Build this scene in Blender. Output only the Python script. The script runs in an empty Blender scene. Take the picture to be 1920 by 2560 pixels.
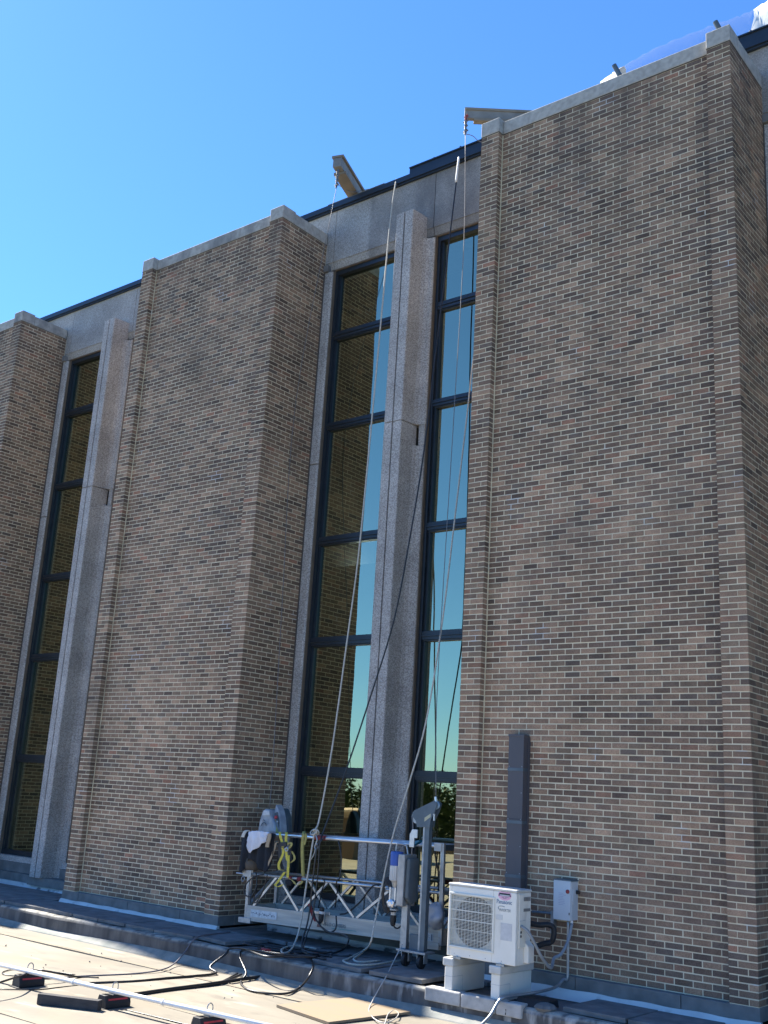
import bpy, math, random
import numpy as np
from mathutils import Vector, Matrix
random.seed(7)
rng = np.random.default_rng(11)
S = bpy.context.scene
COL = S.collection
R = math.radians

# ------------------------------------------------------------------ camera, sky, sun, exposure
cd = bpy.data.cameras.new('camera')
cam = bpy.data.objects.new('camera', cd)
COL.objects.link(cam)
rot = Matrix([[0.782391, 0.116339, 0.611825], [0.620104, -0.236623, -0.747984], [0.057753, 0.964611, -0.257274]])
cam.matrix_world = Matrix.Translation((7.677, -11.0955, 1.7864)) @ rot.to_4x4()
cd.sensor_fit = 'VERTICAL'
cd.sensor_height = 32.0
cd.lens = 32.0 * 2650.96 / 2560
cd.clip_start = 0.1
cd.clip_end = 3000
S.camera = cam

SUN = Vector((-1.03, 0.099, 1.0)).normalized()
w = bpy.data.worlds.new('World')
S.world = w
w.use_nodes = True
wn = w.node_tree
bg = wn.nodes['Background']
sky = wn.nodes.new('ShaderNodeTexSky')
sky.sky_type = 'NISHITA'
sky.sun_disc = False
sky.sun_elevation = math.asin(SUN.z)
sky.sun_rotation = math.atan2(SUN.x, SUN.y)
sky.altitude = 0
sky.air_density = 1.0
sky.dust_density = 0.12
sky.ozone_density = 9.0
tint = wn.nodes.new('ShaderNodeMixRGB')
tint.blend_type = 'MULTIPLY'
tint.inputs[0].default_value = 1.0
tint.inputs[2].default_value = (.58, .81, 1.0, 1)
wn.links.new(sky.outputs[0], tint.inputs[1])
wn.links.new(tint.outputs[0], bg.inputs[0])
bg.inputs[1].default_value = 0.088
ld = bpy.data.lights.new('sun', 'SUN')
ld.energy = 5.0
ld.angle = R(0.53)
ld.color = (1.0, 0.95, 0.86)
sun = bpy.data.objects.new('sun', ld)
COL.objects.link(sun)
sun.rotation_euler = SUN.to_track_quat('Z', 'Y').to_euler()
S.view_settings.view_transform = 'Standard'
S.view_settings.look = 'None'
S.view_settings.gamma = 1
S.view_settings.exposure = 1.7
S.view_settings.use_curve_mapping = False
S.cycles.max_bounces = 8
S.cycles.diffuse_bounces = 5
S.cycles.glossy_bounces = 4

# ------------------------------------------------------------------ helpers
class MB:
    def __init__(s): s.v = []; s.f = []
    def add(s, vs, fs):
        o = len(s.v); s.v += [tuple(p) for p in vs]; s.f += [tuple(i + o for i in f) for f in fs]
    def box(s, a, b):
        x0, y0, z0 = a; x1, y1, z1 = b
        s.add([(x0,y0,z0),(x1,y0,z0),(x1,y1,z0),(x0,y1,z0),(x0,y0,z1),(x1,y0,z1),(x1,y1,z1),(x0,y1,z1)],
              [(0,3,2,1),(4,5,6,7),(0,1,5,4),(1,2,6,5),(2,3,7,6),(3,0,4,7)])
        return s
    def hexa(s, p):   # eight corners, bottom ring then top ring
        s.add(p, [(0,3,2,1),(4,5,6,7),(0,1,5,4),(1,2,6,5),(2,3,7,6),(3,0,4,7)]); return s
    def beam(s, p, q, wd, ht, upv=(0,0,1)):   # rectangular bar between two points
        p = Vector(p); q = Vector(q); d = (q - p).normalized(); u = Vector(upv)
        r = d.cross(u)
        if r.length < 1e-4: r = d.cross(Vector((1,0,0)))
        r.normalize(); u = r.cross(d).normalized(); r = r * wd / 2; u = u * ht / 2
        s.hexa([p-r-u, p+r-u, q+r-u, q-r-u, p-r+u, p+r+u, q+r+u, q-r+u]); return s
    def tube(s, pts, r, n=8, cap=True, r1=None):
        pts = [Vector(p) for p in pts]; m = len(pts); o = len(s.v); pu = None
        for i, p in enumerate(pts):
            d = (pts[min(i+1, m-1)] - pts[max(i-1, 0)]).normalized()
            if pu is None:
                a = Vector((0,0,1)) if abs(d.z) < .9 else Vector((1,0,0)); u = d.cross(a).normalized()
            else:
                u = (pu - d * pu.dot(d))
                u = u.normalized() if u.length > 1e-6 else d.orthogonal().normalized()
            pu = u; v = d.cross(u); rr = r if r1 is None else r + (r1 - r) * i / (m - 1)
            for k in range(n):
                t = 2 * math.pi * k / n; s.v.append(tuple(p + u * (rr * math.cos(t)) + v * (rr * math.sin(t))))
        for i in range(m - 1):
            for k in range(n):
                a = o + i*n + k; b = o + i*n + (k+1) % n; s.f.append((a, b, b + n, a + n))
        if cap:
            s.f.append(tuple(o + k for k in range(n))[::-1]); s.f.append(tuple(o + (m-1)*n + k for k in range(n)))
        return s
    def lathe(s, base, prof, n=20, axis=(0,0,1)):   # prof: (radius, distance along axis)
        ax = Vector(axis).normalized(); u = ax.orthogonal().normalized(); v = ax.cross(u); b = Vector(base); o = len(s.v)
        for r, h in prof:
            for k in range(n):
                t = 2*math.pi*k/n; s.v.append(tuple(b + ax*h + u*(r*math.cos(t)) + v*(r*math.sin(t))))
        for i in range(len(prof) - 1):
            for k in range(n):
                a = o + i*n + k; c = o + i*n + (k+1) % n; s.f.append((a, c, c + n, a + n))
        s.f.append(tuple(o + k for k in range(n))[::-1]); s.f.append(tuple(o + (len(prof)-1)*n + k for k in range(n)))
        return s
    def prism(s, poly, d):   # closed polygon of 3-D points swept by vector d
        n = len(poly); d = Vector(d); a = [Vector(p) for p in poly]
        s.add(a + [p + d for p in a], [tuple(range(n))[::-1], tuple(range(n, 2*n))] + [(i, (i+1) % n, n + (i+1) % n, n + i) for i in range(n)])
        return s
    def ribbon(s, pts, wd, side=(1,0,0), th=0.004):
        pts = [Vector(p) for p in pts]
        m = len(pts); sd = Vector(side).normalized() * wd / 2; o = len(s.v)
        for i, p in enumerate(pts):
            d = (pts[min(i+1, m-1)] - pts[max(i-1, 0)]).normalized(); nn = d.cross(sd)
            nn = (nn.normalized() if nn.length > 1e-6 else Vector((0,1,0))) * th / 2
            s.v += [tuple(p - sd - nn), tuple(p + sd - nn), tuple(p + sd + nn), tuple(p - sd + nn)]
        for i in range(m - 1):
            for k in range(4):
                a = o + 4*i + k; b = o + 4*i + (k+1) % 4; s.f.append((a, b, b + 4, a + 4))
        s.f.append((o+3, o+2, o+1, o)); s.f.append((o+4*m-4, o+4*m-3, o+4*m-2, o+4*m-1))
        return s

def spline(pts, k=6):
    P = [Vector(p) for p in pts]; out = []
    Q = [P[0]*2 - P[1]] + P + [P[-1]*2 - P[-2]]
    for i in range(1, len(Q) - 2):
        a, b, c, d = Q[i-1:i+3]
        for j in range(k):
            t = j / k
            out.append(0.5*((2*b) + (c-a)*t + (2*a-5*b+4*c-d)*t*t + (3*b-a-3*c+d)*t**3))
    out.append(P[-1]); return out

def setp(o, label=None, cat=None, group=None, kind=None):
    if label: o['label'] = label
    if cat: o['category'] = cat
    if group: o['group'] = group
    if kind: o['kind'] = kind
    return o
def obj(name, mb, mat, parent=None, label=None, cat=None, group=None, kind=None, bevel=0.0, smooth=False, solid=0.0):
    me = bpy.data.meshes.new(name); me.from_pydata([tuple(v) for v in mb.v], [], mb.f); me.update()
    me.materials.append(mat)
    if smooth: me.polygons.foreach_set('use_smooth', [True] * len(me.polygons))
    o = bpy.data.objects.new(name, me); COL.objects.link(o)
    if parent is not None:
        o.parent = parent
        if parent.type == 'EMPTY': o.location = -parent.location
    if solid:
        m = o.modifiers.new('solid', 'SOLIDIFY'); m.thickness = solid; m.offset = 0
    if bevel:
        m = o.modifiers.new('bevel', 'BEVEL'); m.width = bevel; m.segments = 2; m.limit_method = 'ANGLE'; m.angle_limit = R(40)
    return setp(o, label, cat, group, kind)
def thing(name, label, cat, loc=(0,0,0), group=None):
    o = bpy.data.objects.new(name, None); COL.objects.link(o); o.location = loc; o.empty_display_size = .1
    return setp(o, label, cat, group)
def text(name, body, size, loc, rotm, mat, parent, depth=0.0006, xs=1.0, shear=0.0):
    c = bpy.data.curves.new(name, 'FONT'); c.body = body; c.size = size; c.extrude = depth; c.shear = shear
    c.materials.append(mat); tmp = bpy.data.objects.new(name, c); COL.objects.link(tmp); bpy.context.view_layer.update()
    me = bpy.data.meshes.new_from_object(tmp.evaluated_get(bpy.context.evaluated_depsgraph_get())); bpy.data.objects.remove(tmp)
    o = bpy.data.objects.new(name, me); COL.objects.link(o); o.parent = parent
    loc = Vector(loc) - (parent.location if parent.type == 'EMPTY' else Vector((0,0,0)))
    o.matrix_local = Matrix.Translation(loc) @ rotm.to_4x4() @ Matrix.Diagonal((xs, 1, 1, 1)); return o

# ------------------------------------------------------------------ materials
def mat(name, col, rough=.7, metal=0.0, col2=None, scale=6.0, detail=6.0, bump=0.0, bscale=40.0, spec=.5, lo=.35, hi=.65, stretch=None):
    m = bpy.data.materials.new(name); m.use_nodes = True; n = m.node_tree.nodes; l = m.node_tree.links
    p = n['Principled BSDF']; p.inputs['Roughness'].default_value = rough; p.inputs['Metallic'].default_value = metal
    p.inputs['Specular IOR Level'].default_value = spec
    g = n.new('ShaderNodeNewGeometry'); pos = g.outputs['Position']
    if stretch:
        mp = n.new('ShaderNodeMapping'); mp.inputs['Scale'].default_value = stretch; l.new(pos, mp.inputs[0]); pos = mp.outputs[0]
    if col2 is None: col2 = tuple(c * .82 for c in col)
    t = n.new('ShaderNodeTexNoise'); t.inputs['Scale'].default_value = scale; t.inputs['Detail'].default_value = detail; l.new(pos, t.inputs[0])
    r = n.new('ShaderNodeValToRGB'); r.color_ramp.elements[0].position = lo; r.color_ramp.elements[1].position = hi
    r.color_ramp.elements[0].color = (*col2, 1); r.color_ramp.elements[1].color = (*col, 1)
    l.new(t.outputs[0], r.inputs[0]); l.new(r.outputs[0], p.inputs['Base Color'])
    if bump:
        b = n.new('ShaderNodeBump'); b.inputs['Strength'].default_value = bump; b.inputs['Distance'].default_value = .01
        t2 = n.new('ShaderNodeTexNoise'); t2.inputs['Scale'].default_value = bscale; t2.inputs['Detail'].default_value = 4; l.new(g.outputs['Position'], t2.inputs[0])
        l.new(t2.outputs[0], b.inputs['Height']); l.new(b.outputs[0], p.inputs['Normal'])
    m['ramp'] = r.name
    return m
def over(m, col, mask_nodes):
    """layer a second colour over a material; mask_nodes(n, l, pos) returns a 0..1 socket"""
    n = m.node_tree.nodes; l = m.node_tree.links; p = n['Principled BSDF']; src = p.inputs['Base Color'].links[0].from_socket
    g = n.new('ShaderNodeNewGeometry'); mk = mask_nodes(n, l, g.outputs['Position'])
    x = n.new('ShaderNodeMixRGB'); x.inputs[2].default_value = (*col, 1); l.new(mk, x.inputs[0]); l.new(src, x.inputs[1]); l.new(x.outputs[0], p.inputs['Base Color'])
    return m
def nz(n, l, pos, scale, lo, hi, detail=5, stretch=None, amount=1.0):
    if stretch:
        mp = n.new('ShaderNodeMapping'); mp.inputs['Scale'].default_value = stretch; l.new(pos, mp.inputs[0]); pos = mp.outputs[0]
    t = n.new('ShaderNodeTexNoise'); t.inputs['Scale'].default_value = scale; t.inputs['Detail'].default_value = detail; l.new(pos, t.inputs[0])
    r = n.new('ShaderNodeMapRange'); r.inputs[1].default_value = lo; r.inputs[2].default_value = hi; r.inputs[4].default_value = amount
    l.new(t.outputs[0], r.inputs[0]); return r.outputs[0]
def band(n, l, pos, axis, a, b):    # 1 above b, 0 below a along an axis
    sx = n.new('ShaderNodeSeparateXYZ'); l.new(pos, sx.inputs[0]); r = n.new('ShaderNodeMapRange'); r.inputs[1].default_value = a; r.inputs[2].default_value = b
    l.new(sx.outputs[axis], r.inputs[0]); return r.outputs[0]
def mul(n, l, a, b):
    m = n.new('ShaderNodeMath'); m.operation = 'MULTIPLY'; l.new(a, m.inputs[0]); l.new(b, m.inputs[1]); return m.outputs[0]

def brick_material():
    m = bpy.data.materials.new('brick'); m.use_nodes = True; n = m.node_tree.nodes; l = m.node_tree.links
    p = n['Principled BSDF']; p.inputs['Roughness'].default_value = .88; p.inputs['Specular IOR Level'].default_value = .3
    a = n.new('ShaderNodeAttribute'); a.attribute_name = 'tint'
    g = n.new('ShaderNodeNewGeometry')
    t = n.new('ShaderNodeTexNoise'); t.inputs['Scale'].default_value = 85; t.inputs['Detail'].default_value = 5; l.new(g.outputs['Position'], t.inputs[0])
    r = n.new('ShaderNodeMapRange'); r.inputs[1].default_value = .3; r.inputs[2].default_value = .7; r.inputs[3].default_value = .74; r.inputs[4].default_value = 1.22; l.new(t.outputs[0], r.inputs[0])
    t3 = n.new('ShaderNodeTexNoise'); t3.inputs['Scale'].default_value = 7; t3.inputs['Detail'].default_value = 3; l.new(g.outputs['Position'], t3.inputs[0])
    r3 = n.new('ShaderNodeMapRange'); r3.inputs[1].default_value = .3; r3.inputs[2].default_value = .7; r3.inputs[3].default_value = .85; r3.inputs[4].default_value = 1.15; l.new(t3.outputs[0], r3.inputs[0])
    t4 = n.new('ShaderNodeTexNoise'); t4.inputs['Scale'].default_value = .9; t4.inputs['Detail'].default_value = 5
    mp = n.new('ShaderNodeMapping'); mp.inputs['Scale'].default_value = (1,1,.55); l.new(g.outputs['Position'], mp.inputs[0]); l.new(mp.outputs[0], t4.inputs[0])
    r4 = n.new('ShaderNodeMapRange'); r4.inputs[1].default_value = .32; r4.inputs[2].default_value = .68; r4.inputs[3].default_value = .80; r4.inputs[4].default_value = 1.16; l.new(t4.outputs[0], r4.inputs[0])
    mm = n.new('ShaderNodeMath'); mm.operation = 'MULTIPLY'; l.new(r.outputs[0], mm.inputs[0]); l.new(mul(n, l, r3.outputs[0], r4.outputs[0]), mm.inputs[1])
    v = n.new('ShaderNodeVectorMath'); v.operation = 'SCALE'; l.new(a.outputs['Color'], v.inputs[0]); l.new(mm.outputs[0], v.inputs['Scale'])
    l.new(v.outputs[0], p.inputs['Base Color'])
    b = n.new('ShaderNodeBump'); b.inputs['Strength'].default_value = .5; b.inputs['Distance'].default_value = .004; l.new(t.outputs[0], b.inputs['Height']); l.new(b.outputs[0], p.inputs['Normal'])
    return m
M_BRICK = brick_material()
M_MORTAR = over(mat('mortar', (.76,.65,.45), .95, col2=(.62,.53,.365), scale=3, bump=.4, bscale=120), (.62,.60,.54), lambda n, l, p: nz(n, l, p, 2.3, .64, .72, 4))
for m_ in (M_BRICK, M_MORTAR):
    over(m_, (.05,.044,.042), lambda n, l, p: mul(n, l, nz(n, l, p, 3.0, .44, .70, 6, (1,1,.10), .55), band(n, l, p, 2, 8.4, 11.1)))
    over(m_, (.09,.075,.062), lambda n, l, p: nz(n, l, p, .75, .56, .74, 6, (1,1,.7), .35))
def aggregate(name, a, b, c):
    m = bpy.data.materials.new(name); m.use_nodes = True; n = m.node_tree.nodes; l = m.node_tree.links; p = n['Principled BSDF']
    p.inputs['Roughness'].default_value = .9; p.inputs['Specular IOR Level'].default_value = .3
    g = n.new('ShaderNodeNewGeometry')
    v = n.new('ShaderNodeTexVoronoi'); v.inputs['Scale'].default_value = 90; l.new(g.outputs['Position'], v.inputs[0])
    sp = n.new('ShaderNodeSeparateColor'); l.new(v.outputs['Color'], sp.inputs[0])
    r = n.new('ShaderNodeValToRGB'); e = r.color_ramp.elements; e[0].position = .1; e[0].color = (*a, 1); e[1].position = .9; e[1].color = (*c, 1); k = e.new(.5); k.color = (*b, 1)
    l.new(sp.outputs[0], r.inputs[0])
    t = n.new('ShaderNodeTexNoise'); t.inputs['Scale'].default_value = 1.6; t.inputs['Detail'].default_value = 6; l.new(g.outputs['Position'], t.inputs[0])
    q = n.new('ShaderNodeMapRange'); q.inputs[1].default_value = .3; q.inputs[2].default_value = .7; q.inputs[3].default_value = .78; q.inputs[4].default_value = 1.12; l.new(t.outputs[0], q.inputs[0])
    s = n.new('ShaderNodeVectorMath'); s.operation = 'SCALE'; l.new(r.outputs[0], s.inputs[0]); l.new(q.outputs[0], s.inputs['Scale']); l.new(s.outputs[0], p.inputs['Base Color'])
    bp = n.new('ShaderNodeBump'); bp.inputs['Strength'].default_value = .6; bp.inputs['Distance'].default_value = .004; l.new(v.outputs['Distance'], bp.inputs['Height']); l.new(bp.outputs[0], p.inputs['Normal'])
    return m
M_AGG = aggregate('exposed aggregate', (.27,.25,.235), (.40,.375,.35), (.56,.53,.49))
M_SPANDREL = aggregate('spandrel aggregate', (.27,.255,.235), (.36,.342,.315), (.46,.44,.41))
# grime left on the uncleaned part of the panel and streaks below the roof edge
over(M_SPANDREL, (.115,.113,.115), lambda n, l, p: mul(n, l, band(n, l, p, 0, -3.05, -2.98), nz(n, l, p, 1.3, .30, .62, 7, (1,1,.4), .8)))
M_CAP = mat('cast stone coping', (.46,.435,.385), .9, col2=(.34,.32,.285), scale=14, bump=.5, bscale=70)
over(M_CAP, (.15,.15,.145), lambda n, l, p: mul(n, l, band(n, l, p, 0, -3.0, -5.2), nz(n, l, p, 3.5, .42, .66, 6, (1,1,.5), .75)))
M_CAULK = mat('brown sealant', (.10,.085,.07), .9)
M_CONC = mat('grey concrete base', (.20,.195,.185), .92, col2=(.13,.13,.125), scale=5, bump=.3, bscale=60)
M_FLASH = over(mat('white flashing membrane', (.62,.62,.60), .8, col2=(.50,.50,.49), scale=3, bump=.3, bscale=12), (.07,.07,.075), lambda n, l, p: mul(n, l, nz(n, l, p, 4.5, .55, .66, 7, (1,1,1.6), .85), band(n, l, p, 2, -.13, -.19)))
M_BRONZE = mat('dark window frame', (.030,.038,.048), .35, .3, spec=.5)
M_FASCIA = mat('dark blue grey metal edge', (.022,.030,.042), .45, .2)
M_BEAD = mat('brown glazing bead', (.16,.125,.09), .8)
M_INT = mat('dark interior', (.05,.05,.052), .9)
def glass():
    m = bpy.data.materials.new('teal reflective glass'); m.use_nodes = True; n = m.node_tree.nodes; l = m.node_tree.links
    for x in list(n):
        if x.type != 'OUTPUT_MATERIAL': n.remove(x)
    out = [x for x in n if x.type == 'OUTPUT_MATERIAL'][0]
    gl = n.new('ShaderNodeBsdfGlossy'); gl.inputs['Roughness'].default_value = 0.012; gl.inputs['Color'].default_value = (.95,.96,.66,1)
    tr = n.new('ShaderNodeBsdfTransparent'); tr.inputs['Color'].default_value = (.30,.40,.36,1)
    mx = n.new('ShaderNodeMixShader'); mx.inputs[0].default_value = .40
    g = n.new('ShaderNodeNewGeometry'); t = n.new('ShaderNodeTexNoise'); t.inputs['Scale'].default_value = .8; l.new(g.outputs['Position'], t.inputs[0])
    b = n.new('ShaderNodeBump'); b.inputs['Strength'].default_value = .06; b.inputs['Distance'].default_value = .05; l.new(t.outputs[0], b.inputs['Height']); l.new(b.outputs[0], gl.inputs['Normal'])
    l.new(tr.outputs[0], mx.inputs[1]); l.new(gl.outputs[0], mx.inputs[2]); l.new(mx.outputs[0], out.inputs[0]); return m
M_GLASS = glass()
M_DECK = mat('cream roof membrane', (.255,.224,.172), .85, col2=(.185,.161,.122), scale=.9, detail=8, bump=.25, bscale=9, stretch=(.55,1.6,1))
over(M_DECK, (.34,.305,.245), lambda n, l, p: nz(n, l, p, 2.2, .60, .70, 8, (.5,1.8,1), .8))
over(M_DECK, (.155,.135,.105), lambda n, l, p: nz(n, l, p, 3.5, .56, .72, 8, (.6,1.5,1), .75))
over(M_DECK, (.255,.205,.135), lambda n, l, p: nz(n, l, p, .7, .55, .70, 7, (.8,1.3,1), .55))
M_KERB = mat('weathered kerb coating', (.135,.128,.12), .9, col2=(.055,.054,.055), scale=3.2, detail=8, bump=.35, bscale=25, stretch=(1.8,1,.5))
over(M_KERB, (.52,.51,.48), lambda n, l, p: mul(n, l, nz(n, l, p, 5, .54, .70, 7, (1.4,1,.35), .85), band(n, l, p, 0, -1.6, .2)))
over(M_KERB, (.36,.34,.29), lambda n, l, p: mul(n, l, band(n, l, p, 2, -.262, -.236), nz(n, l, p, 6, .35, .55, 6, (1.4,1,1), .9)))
M_WALK = mat('grey walkway coating', (.17,.165,.16), .88, col2=(.085,.085,.085), scale=2.4, detail=8, bump=.3, bscale=30)
over(M_WALK, (.07,.075,.045), lambda n, l, p: nz(n, l, p, 1.7, .56, .68, 6, None, .8))
M_PAVER = mat('concrete roof paver', (.19,.185,.18), .92, col2=(.115,.113,.11), scale=5, detail=8, bump=.35, bscale=55)
M_CANT = mat('pale cant strip', (.30,.285,.245), .85, col2=(.17,.185,.165), scale=5, bump=.2)
M_BLOCK = mat('pale edging block', (.46,.44,.41), .9, col2=(.33,.32,.30), scale=9, bump=.3)
M_WHITE = over(mat('off white enamel', (.78,.745,.665), .42, col2=(.72,.685,.60), scale=3), (.40,.35,.27), lambda n, l, p: nz(n, l, p, 6, .60, .78, 7, (1,1,.35), .45))
M_CREAM = mat('cream grille plastic', (.72,.69,.60), .5, col2=(.66,.63,.54), scale=4)
M_LID = mat('grey white lid', (.58,.57,.53), .55)
M_DARK = mat('dark cavity', (.012,.012,.013), .8)
M_BLACK = mat('black rubber', (.018,.018,.020), .6, bump=.15)
M_CABLE = mat('black cable sheath', (.020,.020,.022), .38)
M_ALU = mat('aluminium tube', (.62,.62,.61), .42, .85, col2=(.48,.48,.48), scale=8)
M_ALUW = mat('bright round rail', (.80,.80,.80), .3, .75, col2=(.7,.7,.7), scale=10)
M_TOE = mat('weathered aluminium plank', (.56,.515,.44), .7, .0, col2=(.43,.39,.335), scale=5, stretch=(.3,1,6))
M_GALV = mat('galvanised steel', (.40,.42,.43), .45, .75, col2=(.29,.31,.33), scale=14)
M_STEEL = mat('blue grey painted steel', (.11,.14,.16), .5, .3, col2=(.08,.105,.125), scale=7)
M_PIPEW = mat('white painted pipe', (.80,.79,.76), .4, col2=(.72,.71,.68), scale=4)
M_RED = mat('faded red cloth', (.28,.045,.045), .85)
M_REDS = mat('red reflective stripe', (.62,.05,.06), .5)
M_YEL = mat('yellow webbing', (.62,.50,.06), .8, col2=(.48,.39,.06), scale=20)
M_YELO = mat('olive yellow lanyard', (.40,.33,.09), .85, col2=(.28,.24,.08), scale=25)
M_BLUE = mat('blue plastic', (.025,.085,.36), .4)
M_CYAN = mat('teal blue tape', (.02,.17,.27), .5)
M_ROPE = mat('off white rope', (.56,.52,.44), .85, col2=(.40,.37,.31), scale=40, bump=.5, bscale=90)
M_WIRE = mat('steel wire rope', (.17,.17,.175), .6, .1)
M_SHIRT = mat('white cotton', (.66,.66,.70), .9, col2=(.56,.56,.61), scale=8)
M_JACKET = mat('black work jacket', (.012,.016,.024), .9, col2=(.008,.010,.014), scale=6)
M_TAN = mat('tan leather glove', (.42,.31,.20), .85)
M_BAG = mat('cloudy plastic bag', (.46,.47,.50), .4, col2=(.36,.38,.42), scale=9)
M_SILVER = mat('scuffed silver cover', (.40,.42,.44), .55, .2, col2=(.25,.27,.30), scale=9, bump=.2)
M_GREYBOX = mat('grey control housing', (.10,.12,.13), .6)
M_DUCT = mat('grey brown line cover', (.088,.080,.086), .55, col2=(.074,.069,.076), scale=2)
M_BOXGREY = mat('light grey painted box', (.52,.55,.57), .5, col2=(.48,.51,.53), scale=3)
M_LABEL = mat('faded paper label', (.60,.62,.62), .7, col2=(.45,.47,.48), scale=22)
M_PINK = mat('pink sticker', (.78,.42,.54), .6)
M_INK = mat('dark ink', (.03,.035,.045), .7)
M_LOGOBL = mat('blue logo print', (.05,.14,.27), .6)
M_GREYINK = mat('grey print', (.15,.18,.20), .7)
M_TEALINK = mat('teal print', (.10,.30,.30), .7)
M_WOOD = mat('weathered timber', (.24,.20,.155), .9, col2=(.15,.125,.10), scale=4, stretch=(1,1,8), bump=.3)
M_PLY = mat('orange plywood', (.27,.195,.115), .85, col2=(.235,.185,.125), scale=3, stretch=(.6,3,1))
M_BEAMC = mat('aluminium outrigger beam', (.27,.255,.225), .7, .1, col2=(.20,.185,.165), scale=5)
M_BEAMF = mat('tan outrigger flange', (.26,.22,.165), .75, col2=(.20,.17,.13), scale=5)
M_ORANGE = mat('orange plastic', (.75,.22,.05), .6)
M_PVCG = mat('grey flexible conduit', (.26,.28,.30), .5)
M_GRASS = mat('distant grass', (.07,.085,.03), .95, col2=(.05,.06,.025), scale=.2)
M_TRUNK = mat('bark', (.09,.07,.05), .95)
M_LEAF = mat('leaf', (.085,.105,.025), .7, col2=(.035,.055,.015), scale=1.3)
M_BROWNW = mat('brown siding', (.20,.13,.075), .8, col2=(.16,.105,.06), scale=2)
M_TANF = mat('tan roof fascia', (.55,.42,.27), .8)
M_CREAMW = mat('cream parapet render', (.62,.53,.38), .85)
def film():
    m = bpy.data.materials.new('clear plastic sheet'); m.use_nodes = True; n = m.node_tree.nodes; l = m.node_tree.links; p = n['Principled BSDF']
    p.inputs['Base Color'].default_value = (.55,.60,.66,1); p.inputs['Roughness'].default_value = .25
    t = n.new('ShaderNodeBsdfTransparent'); t.inputs[0].default_value = (.88,.92,.97,1); x = n.new('ShaderNodeMixShader'); x.inputs[0].default_value = .11
    l.new(t.outputs[0], x.inputs[1]); l.new(p.outputs[0], x.inputs[2]); l.new(x.outputs[0], n['Material Output'].inputs[0]); return m
M_FILM = film()
def emit(name, c, s):
    m = bpy.data.materials.new(name); m.use_nodes = True; n = m.node_tree.nodes; p = n['Principled BSDF']
    p.inputs['Emission Color'].default_value = (*c, 1); p.inputs['Emission Strength'].default_value = s; return m
M_LAMP = emit('lit ceiling panel', (1,.97,.9), 9)

# ------------------------------------------------------------------ ground, roof deck, walkway
CO = 0.06773; ZT = 163 * CO; W = 3.66; DEP = 1.12
DZ = -0.48      # roof deck level
KZ = -0.225     # kerb top
KY = -0.93      # kerb face
PZ = -0.176     # paver tops
g = MB(); g.add([(-900,-900,-6),(900,-900,-6),(900,900,-6),(-900,900,-6)], [(0,1,2,3)])
obj('ground', g, M_GRASS, kind='structure')
d = MB()
nx, ny = 120, 60
xs = np.linspace(-40, 22, nx); ys = np.linspace(-25.0, -1.0, ny)
for y in ys:
    for x in xs: d.v.append((float(x), float(y), DZ + (0.006*math.sin(x*1.3 + y*.7) + .005*math.sin(y*2.1 - x*.4) if y < -1.4 else 0)))
for j in range(ny-1):
    for i in range(nx-1): d.f.append((j*nx+i, j*nx+i+1, (j+1)*nx+i+1, (j+1)*nx+i))
deck = obj('roof_deck', d, M_DECK, kind='structure', smooth=True)
db = MB().box((-40,-25.3,-6.2), (22,-1.06,DZ-.06)); obj('deck_slab', db, M_CONC, deck)
M_SEAM = mat('membrane lap', (.26,.22,.158), .85, col2=(.19,.16,.115), scale=3)
for y, wd in ((-1.62,.09), (-3.05,.08), (-4.55,.08), (-6.1,.08)):
    s = MB()
    for k in range(40):
        x0 = -38 + k*1.4; a = .010*math.sin(k*1.7); b = .010*math.sin((k+1)*1.7)
        h0 = DZ + .0085
        s.hexa([(x0,y+a,DZ-.02),(x0+1.4,y+b,DZ-.02),(x0+1.4,y+b+wd,DZ-.02),(x0,y+a+wd,DZ-.02),(x0,y+a,h0),(x0+1.4,y+b,h0),(x0+1.4,y+b+wd,h0-.003),(x0,y+a+wd,h0-.003)])
    obj('membrane_seam', s, M_SEAM, deck)
# walkway slab with rounded kerb edge, profile swept along the wall
prof = [(KY,DZ-.02),(KY,KZ-.045),(KY+.012,KZ-.016),(KY+.04,KZ),(KY+.16,KZ-.002),(KY+.19,KZ-.022),(1.2,KZ-.022),(1.2,DZ-.02)]
k = MB(); n = 110; X0, X1 = -32.0, 14.0
for i in range(n+1):
    x = X0 + (X1-X0)*i/n
    for j, (y, z) in enumerate(prof):
        wob = (.007*math.sin(x*2.3+j) + .005*math.sin(x*5.1)) if j in (1,2,3,4) else 0
        k.v.append((x, y + wob*.8, z + wob*.5))
m_ = len(prof)
for i in range(n):
    for j in range(m_-1):
        a = i*m_+j; k.f.append((a, a+m_, a+m_+1, a+1))
kerb = obj('kerb', k, M_KERB, kind='structure', smooth=False)
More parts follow.
